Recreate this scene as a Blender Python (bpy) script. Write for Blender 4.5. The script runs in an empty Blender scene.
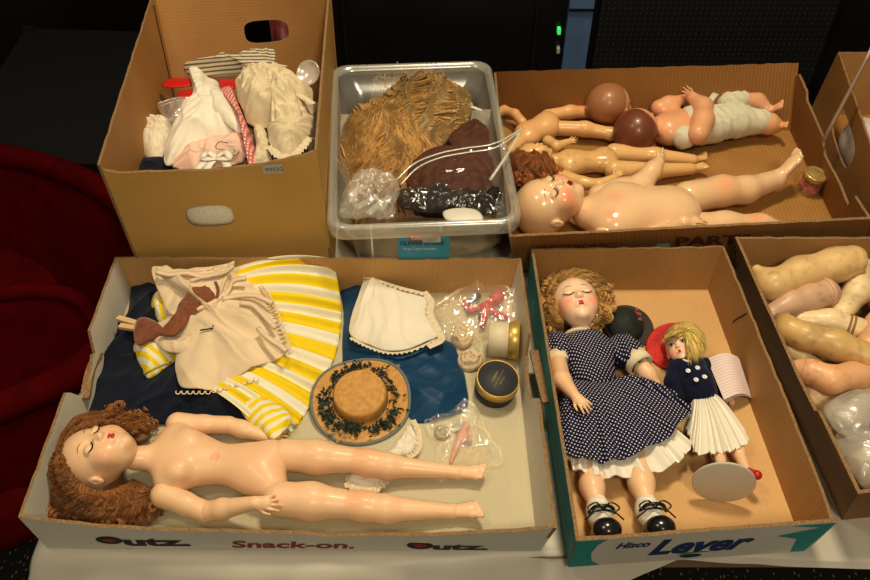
import bpy, bmesh, math, random
import numpy as np
from mathutils import Vector, Matrix
from mathutils.geometry import delaunay_2d_cdt

C = bpy.context.scene.collection
R = math.radians
random.seed(7)
rng = np.random.default_rng(11)

# ---------------------------------------------------------------- camera model
PITCH = R(44.26); FPX = 780.0; CH = 0.84      # table top is z = 0
FWD = np.array([0, math.cos(PITCH), -math.sin(PITCH)])
UPV = np.array([0, math.sin(PITCH), math.cos(PITCH)])
RGT = np.array([1.0, 0, 0])
CAM = np.array([0, 0, CH])


def W(px, py, z=0.0):
    """point of the world plane at height z that was measured at this place of the photograph"""
    d = FWD + RGT * (px - 435) / FPX - UPV * (py - 290) / FPX
    t = (z - CH) / d[2]
    return CAM + d * t


def WY(px, py, y):
    d = FWD + RGT * (px - 435) / FPX - UPV * (py - 290) / FPX
    return CAM + d * (y / d[1])


def S(px, py, z=0.0):
    """metres per pixel there"""
    d = FWD + RGT * (px - 435) / FPX - UPV * (py - 290) / FPX
    return ((z - CH) / d[2]) / FPX


cam_d = bpy.data.cameras.new('camera'); cam = bpy.data.objects.new('camera', cam_d); C.objects.link(cam)
cam.location = CAM; cam.rotation_euler = (math.pi / 2 - PITCH, 0, 0)
cam_d.sensor_width = 36; cam_d.lens = 36 * FPX / 870; cam_d.clip_start = .02
bpy.context.scene.camera = cam

# ---------------------------------------------------------------- materials
MATS = {}


def nodes(name):
    m = bpy.data.materials.new(name); m.use_nodes = True
    nt = m.node_tree
    return m, nt, nt.nodes['Principled BSDF']


def mat(name, col, rough=.6, var=.12, scale=30, bump=.0, bscale=200, spec=.5, coat=0, metal=0, sss=0,
        attr=False, sheen=0, dark=None, emit=None, stretch=None):
    if name in MATS: return MATS[name]
    m, nt, b = nodes(name)
    L = nt.links.new
    tc = nt.nodes.new('ShaderNodeTexCoord')
    vec = tc.outputs['Object']
    if stretch:
        mp = nt.nodes.new('ShaderNodeMapping'); mp.inputs['Scale'].default_value = stretch
        L(vec, mp.inputs['Vector']); vec = mp.outputs['Vector']
    n = nt.nodes.new('ShaderNodeTexNoise'); n.inputs['Scale'].default_value = scale; n.inputs['Detail'].default_value = 4
    L(vec, n.inputs['Vector'])
    mix = nt.nodes.new('ShaderNodeMix'); mix.data_type = 'RGBA'; mix.blend_type = 'MIX'
    c = np.array(col[:3]); d = np.array(dark[:3]) if dark is not None else c * (1 - 2 * var)
    e = np.clip(c * (1 + var), 0, 1)
    mix.inputs['A'].default_value = (*d, 1); mix.inputs['B'].default_value = (*e, 1)
    L(n.outputs['Fac'], mix.inputs['Factor'])
    out = mix.outputs['Result']
    if attr:
        a = nt.nodes.new('ShaderNodeAttribute'); a.attribute_name = 'Col'
        mm = nt.nodes.new('ShaderNodeMix'); mm.data_type = 'RGBA'; mm.blend_type = 'MULTIPLY'
        mm.inputs['Factor'].default_value = 1
        L(out, mm.inputs['A']); L(a.outputs['Color'], mm.inputs['B']); out = mm.outputs['Result']
    L(out, b.inputs['Base Color'])
    b.inputs['Roughness'].default_value = rough
    b.inputs['Specular IOR Level'].default_value = spec
    b.inputs['Coat Weight'].default_value = coat; b.inputs['Coat Roughness'].default_value = .12
    b.inputs['Metallic'].default_value = metal
    if sss:
        b.inputs['Subsurface Weight'].default_value = sss; b.inputs['Subsurface Radius'].default_value = (1, .4, .2)
        b.inputs['Subsurface Scale'].default_value = .004
    b.inputs['Sheen Weight'].default_value = sheen
    if emit:
        b.inputs['Emission Color'].default_value = (*emit[:3], 1); b.inputs['Emission Strength'].default_value = emit[3]
    if bump:
        bn = nt.nodes.new('ShaderNodeTexNoise'); bn.inputs['Scale'].default_value = bscale; bn.inputs['Detail'].default_value = 3
        L(vec, bn.inputs['Vector'])
        bp = nt.nodes.new('ShaderNodeBump'); bp.inputs['Strength'].default_value = bump; bp.inputs['Distance'].default_value = .002
        L(bn.outputs['Fac'], bp.inputs['Height']); L(bp.outputs['Normal'], b.inputs['Normal'])
    MATS[name] = m
    return m


def card(name, col, dark, axis_uv=1, flute=150, strength=.25):
    """corrugated cardboard: faint flutes along the panel and blotches"""
    m, nt, b = nodes(name); L = nt.links.new
    uv = nt.nodes.new('ShaderNodeUVMap')
    sx = nt.nodes.new('ShaderNodeSeparateXYZ'); L(uv.outputs['UV'], sx.inputs[0])
    mu = nt.nodes.new('ShaderNodeMath'); mu.operation = 'MULTIPLY'; mu.inputs[1].default_value = flute * 6.283
    L(sx.outputs['X' if axis_uv == 0 else 'Y'], mu.inputs[0])
    si = nt.nodes.new('ShaderNodeMath'); si.operation = 'SINE'; L(mu.outputs[0], si.inputs[0])
    n = nt.nodes.new('ShaderNodeTexNoise'); n.inputs['Scale'].default_value = 9; n.inputs['Detail'].default_value = 6
    tc = nt.nodes.new('ShaderNodeTexCoord'); L(tc.outputs['Object'], n.inputs['Vector'])
    n2 = nt.nodes.new('ShaderNodeTexNoise'); n2.inputs['Scale'].default_value = 260; L(tc.outputs['Object'], n2.inputs['Vector'])
    ad = nt.nodes.new('ShaderNodeMath'); ad.operation = 'MULTIPLY_ADD'; ad.inputs[1].default_value = strength * .35
    L(si.outputs[0], ad.inputs[0]); L(n.outputs['Fac'], ad.inputs[2])
    a2 = nt.nodes.new('ShaderNodeMath'); a2.operation = 'MULTIPLY_ADD'; a2.inputs[1].default_value = .25
    L(n2.outputs['Fac'], a2.inputs[0]); L(ad.outputs[0], a2.inputs[2])
    cr = nt.nodes.new('ShaderNodeValToRGB'); cr.color_ramp.elements[0].position = .3; cr.color_ramp.elements[1].position = .9
    cr.color_ramp.elements[0].color = (*dark, 1); cr.color_ramp.elements[1].color = (*col, 1)
    L(a2.outputs[0], cr.inputs[0]); L(cr.outputs[0], b.inputs['Base Color'])
    b.inputs['Roughness'].default_value = .62; b.inputs['Specular IOR Level'].default_value = .35
    bp = nt.nodes.new('ShaderNodeBump'); bp.inputs['Strength'].default_value = strength; bp.inputs['Distance'].default_value = .001
    L(si.outputs[0], bp.inputs['Height']); L(bp.outputs['Normal'], b.inputs['Normal'])
    MATS[name] = m
    return m


def film(name, tint=(.9, .9, .9), opac=.25, rough=.12, bump=.4, bscale=60, body=(.8, .8, .78), gloss=.14):
    """thin clear or frosted plastic"""
    m, nt, b = nodes(name); L = nt.links.new
    out = nt.nodes['Material Output']
    b.inputs['Base Color'].default_value = (*body, 1); b.inputs['Roughness'].default_value = rough
    b.inputs['Specular IOR Level'].default_value = .8
    tr = nt.nodes.new('ShaderNodeBsdfTransparent'); tr.inputs['Color'].default_value = (*tint, 1)
    gl = nt.nodes.new('ShaderNodeBsdfGlossy'); gl.inputs['Roughness'].default_value = rough
    tc = nt.nodes.new('ShaderNodeTexCoord'); n = nt.nodes.new('ShaderNodeTexNoise'); n.inputs['Scale'].default_value = bscale
    n.inputs['Detail'].default_value = 4
    L(tc.outputs['Object'], n.inputs['Vector'])
    bp = nt.nodes.new('ShaderNodeBump'); bp.inputs['Strength'].default_value = bump; bp.inputs['Distance'].default_value = .003
    L(n.outputs['Fac'], bp.inputs['Height'])
    L(bp.outputs['Normal'], b.inputs['Normal']); L(bp.outputs['Normal'], gl.inputs['Normal'])
    m1 = nt.nodes.new('ShaderNodeMixShader'); m1.inputs[0].default_value = opac
    L(tr.outputs[0], m1.inputs[1]); L(b.outputs[0], m1.inputs[2])
    gl.inputs['Color'].default_value = (gloss, gloss, gloss, 1)
    m2 = nt.nodes.new('ShaderNodeAddShader'); L(m1.outputs[0], m2.inputs[0]); L(gl.outputs[0], m2.inputs[1])
    L(m2.outputs[0], out.inputs['Surface'])
    MATS[name] = m
    return m


# ---------------------------------------------------------------- objects
OFF = {}


def thing(name, label, cat, loc, group=None):
    o = bpy.data.objects.new(name, None); C.objects.link(o); o.location = [float(v) for v in loc]
    o.empty_display_size = .02
    o['label'] = label; o['category'] = cat
    if group: o['group'] = group
    OFF[o.name] = np.array([float(v) for v in loc])
    return o


def tag(o, label, cat, group=None, kind=None):
    if label: o['label'] = label
    if cat: o['category'] = cat
    if group: o['group'] = group
    if kind: o['kind'] = kind
    return o


def mobj(name, V, Fc, m, parent=None, smooth=True, uv=None, col=None, mi=None, kind=None, base=None):
    """one mesh object from world coordinates"""
    V = np.asarray(V, float)
    off = OFF[parent.name] if parent else (np.asarray(base, float) if base is not None else
                                           np.array([V[:, 0].mean(), V[:, 1].mean(), V[:, 2].min()]))
    me = bpy.data.meshes.new(name)
    Vl = V - off
    me.from_pydata(Vl.tolist(), [], [list(map(int, f)) for f in Fc])
    ms = m if isinstance(m, (list, tuple)) else [m]
    for x in ms: me.materials.append(x)
    if smooth: me.polygons.foreach_set('use_smooth', [True] * len(me.polygons))
    if mi is not None: me.polygons.foreach_set('material_index', [int(i) for i in mi])
    if uv is not None:
        l = me.uv_layers.new(name='UVMap')
        vi = np.zeros(len(me.loops), int); me.loops.foreach_get('vertex_index', vi)
        l.data.foreach_set('uv', np.asarray(uv, float)[vi].ravel())
    if col is not None:
        a = me.color_attributes.new('Col', 'FLOAT_COLOR', 'POINT')
        c4 = np.ones((len(V), 4)); c4[:, :3] = col
        a.data.foreach_set('color', c4.ravel())
    me.update()
    o = bpy.data.objects.new(name, me); C.objects.link(o)
    if parent:
        o.parent = parent
    else:
        o.location = off
    OFF[o.name] = off
    if kind: o['kind'] = kind
    return o


class MB:
    """collects pieces of one mesh"""
    def __init__(s): s.V = []; s.F = []; s.M = []; s.n = 0
    def add(s, V, Fc, mi=0):
        V = np.asarray(V, float)
        s.V.append(V); s.F += [[i + s.n for i in f] for f in Fc]; s.M += [mi] * len(Fc); s.n += len(V)
        return s
    def box(s, c, size, rot=None, mi=0):
        c = np.array(c); h = np.array(size) / 2
        P = np.array([[x, y, z] for x in (-1, 1) for y in (-1, 1) for z in (-1, 1)]) * h
        if rot is not None: P = P @ np.array(rot).T
        return s.add(P + c, [[0, 1, 3, 2], [4, 6, 7, 5], [0, 4, 5, 1], [2, 3, 7, 6], [0, 2, 6, 4], [1, 5, 7, 3]], mi)
    def tube(s, P, r, n=6, mi=0, cap=True):
        V, Fc = tube(P, r, n, cap); return s.add(V, Fc, mi)
    def build(s, name, m, parent=None, **k):
        return mobj(name, np.vstack(s.V), s.F, m, parent, mi=s.M, **k)


def frames(P):
    P = np.asarray(P, float); n = len(P)
    T = np.gradient(P, axis=0); T /= np.linalg.norm(T, axis=1, keepdims=True) + 1e-12
    a = np.array([0, 0, 1.0]) if abs(T[0][2]) < .9 else np.array([1.0, 0, 0])
    N = np.zeros_like(P); v = np.cross(T[0], a); N[0] = v / np.linalg.norm(v)
    for i in range(1, n):
        v = N[i - 1] - T[i] * np.dot(N[i - 1], T[i]); N[i] = v / (np.linalg.norm(v) + 1e-12)
    return T, N, np.cross(T, N)


def tube(P, r, n=6, cap=True):
    P = np.asarray(P, float); T, N, B = frames(P)
    r = np.broadcast_to(np.asarray(r, float), (len(P),))
    a = np.linspace(0, 2 * np.pi, n, endpoint=False)
    V = (P[:, None] + r[:, None, None] * (np.cos(a)[None, :, None] * N[:, None] + np.sin(a)[None, :, None] * B[:, None])).reshape(-1, 3)
    Fc = []
    for i in range(len(P) - 1):
        for j in range(n):
            k = (j + 1) % n
            Fc.append([i * n + j, i * n + k, (i + 1) * n + k, (i + 1) * n + j])
    if cap: Fc.append(list(range(n))[::-1]); Fc.append([(len(P) - 1) * n + j for j in range(n)])
    return V, Fc


def smoothpath(pts, n=24, closed=False):
    """Catmull-Rom"""
    P = [np.asarray(p, float) for p in pts]
    if closed: P = [P[-1]] + P + [P[0], P[1]]
    else: P = [2 * P[0] - P[1]] + P + [2 * P[-1] - P[-2]]
    segs = len(P) - 3; out = []
    for u in np.linspace(0, segs, n, endpoint=not closed):
        i = min(int(u), segs - 1); t = u - i
        a, b, c, d = P[i:i + 4]
        out.append(.5 * ((2 * b) + (c - a) * t + (2 * a - 5 * b + 4 * c - d) * t * t + (3 * b - a - 3 * c + d) * t ** 3))
    return np.array(out)


def lathe(prof, n=40, center=(0, 0, 0), axis=(0, 0, 1), xdir=None, sx=1, sy=1):
    """prof: list of (r, h)"""
    ax = np.array(axis, float); ax /= np.linalg.norm(ax)
    x = np.array(xdir if xdir is not None else ((1, 0, 0) if abs(ax[0]) < .9 else (0, 1, 0)), float)
    x -= ax * x.dot(ax); x /= np.linalg.norm(x); y = np.cross(ax, x)
    a = np.linspace(0, 2 * np.pi, n, endpoint=False); V = []
    for r, h in prof:
        V.append(np.array(center) + ax * h + r * (np.cos(a)[:, None] * x * sx + np.sin(a)[:, None] * y * sy))
    V = np.vstack(V); Fc = []
    for i in range(len(prof) - 1):
        for j in range(n):
            k = (j + 1) % n; Fc.append([i * n + j, i * n + k, (i + 1) * n + k, (i + 1) * n + j])
    if prof[0][0] < 1e-5 or True:
        Fc.append(list(range(n))[::-1]); Fc.append([(len(prof) - 1) * n + j for j in range(n)])
    return V, Fc


_lat = rng.random((64, 64, 16))


def vnoise(x, y, z=0.0, seed=0):
    """smooth value noise -1..1"""
    x = np.asarray(x, float) + seed * 7.13; y = np.asarray(y, float) + seed * 3.7; z = np.zeros_like(x) + z + seed * 1.9
    xi = np.floor(x).astype(int); yi = np.floor(y).astype(int); zi = np.floor(z).astype(int)
    fx, fy, fz = x - xi, y - yi, z - zi
    fx, fy, fz = [f * f * (3 - 2 * f) for f in (fx, fy, fz)]
    r = 0
    for dx in (0, 1):
        for dy in (0, 1):
            for dz in (0, 1):
                w = (fx if dx else 1 - fx) * (fy if dy else 1 - fy) * (fz if dz else 1 - fz)
                r = r + w * _lat[(xi + dx) % 64, (yi + dy) % 64, (zi + dz) % 16]
    return r * 2 - 1


# ---------------------------------------------------------------- signed distance bodies
class Sdf:
    def __init__(s): s.p = []
    def cap(s, a, b, ra, rb=None, k=.0, sub=False):
        s.p.append(('c', np.asarray(a, float), np.asarray(b, float), ra, ra if rb is None else rb, k, sub)); return s
    def chain(s, pts, rs, k=.0):
        for i in range(len(pts) - 1): s.cap(pts[i], pts[i + 1], rs[i], rs[i + 1], k)
        return s
    def ell(s, c, r, rot=None, k=.0, sub=False):
        s.p.append(('e', np.asarray(c, float), np.asarray(r, float) * np.ones(3), None if rot is None else np.asarray(rot, float), 0, k, sub)); return s
    def val(s, P):
        D = None
        for q in s.p:
            if q[0] == 'c':
                a, b = q[1], q[2]; ab = b - a
                t = np.clip(((P - a) @ ab) / (ab @ ab + 1e-12), 0, 1)
                d = np.linalg.norm(P - a - t[..., None] * ab, axis=-1) - (q[3] + (q[4] - q[3]) * t)
            else:
                L = P - q[1]
                if q[3] is not None: L = L @ q[3]
                k0 = np.linalg.norm(L / q[2], axis=-1); k1 = np.linalg.norm(L / q[2] ** 2, axis=-1) + 1e-9
                d = np.where(k0 < 1e-3, -q[2].min(), k0 * (k0 - 1) / k1)
            k = q[5]
            if D is None: D = d
            elif q[6]:
                d = -d; h = np.clip(k - np.abs(D - d), 0, None) / max(k, 1e-6); D = np.maximum(D, d) + h * h * k / 4
            elif k > 0:
                h = np.clip(k - np.abs(D - d), 0, None) / k; D = np.minimum(D, d) - h * h * k / 4
            else: D = np.minimum(D, d)
        return D
    def bounds(s):
        lo = np.full(3, 1e9); hi = -lo
        for q in s.p:
            if q[6]: continue
            if q[0] == 'c':
                for c, r in ((q[1], q[3]), (q[2], q[4])): lo = np.minimum(lo, c - r); hi = np.maximum(hi, c + r)
            else:
                m = q[2].max() if q[3] is not None else q[2]
                lo = np.minimum(lo, q[1] - m); hi = np.maximum(hi, q[1] + m)
        return lo, hi
    def mesh(s, cell):
        lo, hi = s.bounds(); kk = max(q[5] for q in s.p) * .3
        lo = lo - 2.5 * cell - kk; hi = hi + 2.5 * cell + kk
        n = np.ceil((hi - lo) / cell).astype(int) + 1
        ax = [lo[i] + cell * np.arange(n[i]) for i in range(3)]
        G = np.stack(np.meshgrid(*ax, indexing='ij'), -1)
        v = s.val(G.reshape(-1, 3)).reshape(n) if False else np.stack([s.val(G[i]) for i in range(n[0])])
        return surfnet(v, lo, cell)


def surfnet(v, lo, h):
    nx, ny, nz = v.shape; ins = v < 0
    acc = np.zeros((nx, ny, nz, 3)); cnt = np.zeros((nx, ny, nz))
    edges = []
    idx = np.indices(v.shape).transpose(1, 2, 3, 0).astype(float)
    for a in range(3):
        sl0 = [slice(None)] * 3; sl1 = [slice(None)] * 3
        sl0[a] = slice(0, -1); sl1[a] = slice(1, None)
        v0 = v[tuple(sl0)]; v1 = v[tuple(sl1)]
        cr = (v0 < 0) != (v1 < 0)
        I = np.argwhere(cr)
        t = v0[cr] / (v0[cr] - v1[cr])
        p = I.astype(float); p[:, a] += t
        b, c = [x for x in range(3) if x != a]
        for db in (0, -1):
            for dc in (0, -1):
                J = I.copy(); J[:, b] += db; J[:, c] += dc
                ok = (J >= 0).all(1)
                np.add.at(acc, tuple(J[ok].T), p[ok]); np.add.at(cnt, tuple(J[ok].T), 1)
        edges.append((a, b, c, I, v0[cr] < 0))
    m = cnt > 0
    vid = -np.ones(v.shape, int); vid[m] = np.arange(m.sum())
    V = acc[m] / cnt[m][:, None] * h + lo
    Fc = []
    for a, b, c, I, inside in edges:
        def g(db, dc):
            J = I.copy(); J[:, b] += db; J[:, c] += dc; return vid[tuple(J.T)]
        q = np.stack([g(-1, -1), g(0, -1), g(0, 0), g(-1, 0)], 1)
        flip = inside if a != 1 else ~inside
        q[~flip] = q[~flip][:, ::-1]
        Fc.append(q)
    return V, np.vstack(Fc)


def sobj(name, sdf, cell, m, parent=None, colf=None, M=None, **k):
    V, Fc = sdf.mesh(cell)
    col = colf(V) if colf else np.ones((len(V), 3))
    if M is not None: V = V @ M[0].T + M[1]
    return mobj(name, V, Fc, m, parent, col=col, **k)


def frame(center, up, face, size):
    """3x3 (columns x=right, y=face, z=up) times size, and centre"""
    z = np.array(up, float); z /= np.linalg.norm(z)
    y = np.array(face, float); y -= z * y.dot(z); y /= np.linalg.norm(y)
    x = np.cross(y, z)
    return np.stack([x, y, z], 1) * size, np.array(center, float)


def xf(M, p): return np.asarray(p, float) @ M[0].T + M[1]


# ---------------------------------------------------------------- cardboard panels
def panel(name, q, th, mats, parent, outline=None, holes=(), uvs=1, inward=None, wob=0.0, label=None):
    """q = bl, br, tr, tl world corners of the OUTER face; outline in (u,v); thickness goes to the inside"""
    q = [np.asarray(p, float) for p in q]
    if outline is None: outline = [(0, 0), (1, 0), (1, 1), (0, 1)]
    def dens(pl):
        out = []
        for i in range(len(pl)):
            a = np.array(pl[i]); b = np.array(pl[(i + 1) % len(pl)])
            ln = np.linalg.norm((b - a) * [np.linalg.norm(q[1] - q[0]), np.linalg.norm(q[3] - q[0])])
            k = max(1, int(ln / .012))
            for j in range(k):
                p = a + (b - a) * j / k
                if wob and p[1] > .3 and 0 < j: p = p + [0, wob * vnoise(p[0] * 40, p[1] * 3 + 5)]
                out.append(tuple(p))
        return out
    loops = [dens(outline)] + [list(h) for h in holes]
    flat = [p for l in loops for p in l]
    lu_ = np.linalg.norm(q[1] - q[0]); lv_ = np.linalg.norm(q[3] - q[0])
    gu = np.arange(.01, lu_, .012) / lu_; gv = np.arange(.01, lv_, .012) / lv_
    def inside(p, l):
        c = False; x, y = p
        for i in range(len(l)):
            x1, y1 = l[i]; x2, y2 = l[i - 1]
            if (y1 > y) != (y2 > y) and x < (x2 - x1) * (y - y1) / (y2 - y1) + x1: c = not c
        return c
    pts = [Vector(p) for p in flat]; edges = []; s0 = 0
    for l in loops:
        edges += [(s0 + i, s0 + (i + 1) % len(l)) for i in range(len(l))]; s0 += len(l)
    fa = np.array(flat) * [lu_, lv_]
    for u in gu:
        for v in gv:
            if inside((u, v), loops[0]) and not any(inside((u, v), h) for h in loops[1:]) and \
               ((fa - [u * lu_, v * lv_]) ** 2).sum(1).min() > .005 ** 2:
                pts.append(Vector((u, v)))
    nb = len(flat)
    rv, re_, rf, ov, oe, of = delaunay_2d_cdt(pts, edges, [], 0, 1e-7)
    assert len(rv) == len(pts), (len(rv), len(pts))
    first = [o[0] for o in ov]; flat = [None] * len(pts)
    for i, o in enumerate(first): flat[o] = (rv[i].x, rv[i].y)
    tri = []
    for f in rf:
        f = [first[i] for i in f]
        c = (sum(flat[i][0] for i in f) / len(f), sum(flat[i][1] for i in f) / len(f))
        if inside(c, loops[0]) and not any(inside(c, h) for h in loops[1:]): tri.append(f)
    def mp(u, v): return (q[0] * (1 - u) + q[1] * u) * (1 - v) + (q[3] * (1 - u) + q[2] * u) * v
    P = np.array([mp(u, v) for u, v in flat])
    nrm = np.cross(q[1] - q[0], q[3] - q[0]); nrm /= np.linalg.norm(nrm)
    if inward is not None and nrm.dot(np.asarray(inward) - q[0]) < 0: nrm = -nrm
    n = len(P); V = np.vstack([P, P + nrm * th])
    Fc = []; MI = []
    for t in tri:
        a, b, c = t
        nn = np.cross(P[b] - P[a], P[c] - P[a])
        if nn.dot(nrm) > 0: b, c = c, b
        Fc.append([a, b, c]); MI.append(0); Fc.append([a + n, c + n, b + n]); MI.append(1)
    s = 0
    for l in loops:
        for i in range(len(l)):
            a = s + i; b = s + (i + 1) % len(l); Fc.append([a, b, b + n, a + n]); MI.append(2)
        s += len(l)
    lu = np.linalg.norm(q[1] - q[0]); lv = np.linalg.norm(q[3] - q[0])
    uv = np.array([(u * lu, v * lv) for u, v in flat] * 2)
    me = mobj(name, V, Fc, mats, parent, smooth=False, uv=uv, mi=MI)
    bm = bmesh.new(); bm.from_mesh(me.data); bmesh.ops.recalc_face_normals(bm, faces=bm.faces); bm.to_mesh(me.data); bm.free()
    if label: me['label'] = label
    return me


def text_on(name, s, q, u0, v0, hgt, m, parent, shear=0, bold=.02, stretch=1.0, out=.0006, step=None, vec=None):
    """lettering laid on the outer face of a panel quad"""
    cu = bpy.data.curves.new(name, 'FONT'); cu.body = s; cu.size = 1; cu.offset = bold; cu.shear = shear
    cu.resolution_u = 3
    t = bpy.data.objects.new('tmp', cu); C.objects.link(t)
    dg = bpy.context.evaluated_depsgraph_get(); dg.update()
    me = bpy.data.meshes.new_from_object(t.evaluated_get(dg))
    V = np.array([v.co[:] for v in me.vertices]); Fc = [list(p.vertices) for p in me.polygons]
    bpy.data.objects.remove(t); bpy.data.meshes.remove(me)
    q = [np.asarray(p, float) for p in q]
    lu = np.linalg.norm(q[1] - q[0]); lv = np.linalg.norm(q[3] - q[0])
    u = u0 + V[:, 0] * hgt * stretch / lu; v = v0 + V[:, 1] * hgt / lv
    if vec: u, v = vec(u, v)
    u = u[:, None]; v = v[:, None]
    P = (q[0] * (1 - u) + q[1] * u) * (1 - v) + (q[3] * (1 - u) + q[2] * u) * v
    nrm = np.cross(q[1] - q[0], q[3] - q[0]); nrm /= np.linalg.norm(nrm)
    return mobj(name, P + nrm * out, Fc, m, parent, smooth=False)


# ---------------------------------------------------------------- cloth
def cloth(name, outline, z, h, m, parent=None, center=None, nr=34, nt=150, wr=.0, wf=30, fold=0, foldn=9, foldamp=.004,
          seed=0, zf=None, power=3, uvang=0, edge=.0, raw=False, base=None, closed_smooth=True, polar_uv=False, lift=None,
          wdir=0.0, wst=1.0):
    """soft draped patch: outline in photo pixels measured at height z (star-shaped about its centre)"""
    pts = [W(o[0], o[1], o[2] if len(o) > 2 else z) for o in outline]
    B3 = smoothpath(pts, nt, closed=True); B = B3[:, :2]; zb_ = B3[:, 2] - z
    nt = len(B)
    cz_ = (center[2] - z) if center and len(center) > 2 else (zb_.mean() if center is None else 0.0)
    c = W(center[0], center[1], z + cz_)[:2] if center else B.mean(0)
    s = np.linspace(0, 1, nr) ** .9
    X = c[0] + s[:, None] * (B[None, :, 0] - c[0]); Y = c[1] + s[:, None] * (B[None, :, 1] - c[1])
    sg = s[:, None] * np.ones(nt)[None]
    Z = z + h * (1 - sg ** power) + cz_ * (1 - sg) + zb_[None] * sg
    ca, sa = math.cos(wdir), math.sin(wdir)
    U = (X * ca + Y * sa) * wst; Vv = (-X * sa + Y * ca)
    w = vnoise(U * wf, Vv * wf, 0, seed) + .5 * vnoise(U * wf * 2.3, Vv * wf * 2.3, 3, seed)
    wu = U * wf + .9 * vnoise(U * wf * .6, Vv * wf * .6, 5, seed); wv = Vv * wf + .9 * vnoise(U * wf * .6 + 7, Vv * wf * .6, 9, seed)
    r1 = (1 - np.abs(vnoise(wu * .8 + 9, wv * .8, 7, seed))) ** 4; r2 = (1 - np.abs(vnoise(wu * 1.9 + 4, wv * 1.9, 2, seed))) ** 4
    Z = Z + wr * (w * .8 + r1 * 1.8 + r2 * .8) * (1 - .5 * sg ** 6)
    if fold:
        th = np.linspace(0, 2 * np.pi, nt, endpoint=False)[None]
        ph = foldn * th + 1.6 * np.sin(th * 2 + seed) + .8 * np.sin(th * 5 + seed * 2)
        Z = Z + foldamp * np.sin(ph) * sg ** 1.3
        X = X + .35 * foldamp * np.cos(ph) * sg ** 2
    if edge:
        Z = np.where(sg > .97, Z - edge, Z)
    if zf is not None: Z = Z + zf(X, Y)
    if lift is not None: Z = Z + lift(sg)
    Z = np.maximum(Z, z - .001) if zf is None else Z
    V = np.stack([X, Y, Z], -1).reshape(-1, 3)
    Fc = []
    for i in range(nr - 1):
        for j in range(nt):
            k = (j + 1) % nt; Fc.append([i * nt + j, (i + 1) * nt + j, (i + 1) * nt + k, i * nt + k])
    ca, sa = math.cos(uvang), math.sin(uvang)
    if polar_uv:
        th = np.arctan2(Y - c[1], X - c[0]); uv = np.stack([th, np.hypot(X - c[0], Y - c[1])], -1).reshape(-1, 2)
    else:
        uv = np.stack([X * ca + Y * sa, -X * sa + Y * ca], -1).reshape(-1, 2)
    # hem that turns down and under
    last = V[(nr - 1) * nt:].copy(); d = last[:, :2] - c; 
    low = last.copy(); low[:, 2] -= .0025; low[:, :2] -= .02 * d
    n0 = len(V); V = np.vstack([V, low]); uv = np.vstack([uv, uv[(nr - 1) * nt:nr * nt]])
    for j in range(nt):
        k = (j + 1) % nt; Fc.append([(nr - 1) * nt + j, n0 + j, n0 + k, (nr - 1) * nt + k])
    if raw: return V, Fc, uv
    return mobj(name, V, Fc, m, parent, uv=uv, base=base)


def strip(A, B, n=30, m=12, height=0.0):
    """surface between two polylines A and B (lists of world points)"""
    a = smoothpath(A, n); b = smoothpath(B, n)
    t = np.linspace(0, 1, m)
    G = a[None] * (1 - t)[:, None, None] + b[None] * t[:, None, None]
    G[..., 2] += height * np.sin(np.pi * t)[:, None]
    Fc = [[i * n + j, i * n + j + 1, (i + 1) * n + j + 1, (i + 1) * n + j] for i in range(m - 1) for j in range(n - 1)]
    uu, vv = np.meshgrid(np.arange(n) / (n - 1), t)
    return G, Fc, np.stack([uu, vv], -1).reshape(-1, 2)


def ribbon(path, width, up=(0, 0, 1), n=24, th=.0008):
    P = smoothpath(path, n); T = np.gradient(P, axis=0); T /= np.linalg.norm(T, axis=1, keepdims=True) + 1e-9
    s = np.cross(T, np.array(up)); s /= np.linalg.norm(s, axis=1, keepdims=True) + 1e-9
    w = np.broadcast_to(np.asarray(width, float), (n,))[:, None] / 2
    u = np.array(up, float)
    L = [P - s * w, P + s * w, P + s * w - u * th, P - s * w - u * th]
    V = np.stack(L, 1).reshape(-1, 3); Fc = []
    for i in range(n - 1):
        for j in range(4):
            k = (j + 1) % 4; Fc.append([i * 4 + j, i * 4 + k, (i + 1) * 4 + k, (i + 1) * 4 + j])
    Fc += [[0, 3, 2, 1], [(n - 1) * 4 + j for j in range(4)]]
    return V, Fc


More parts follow.
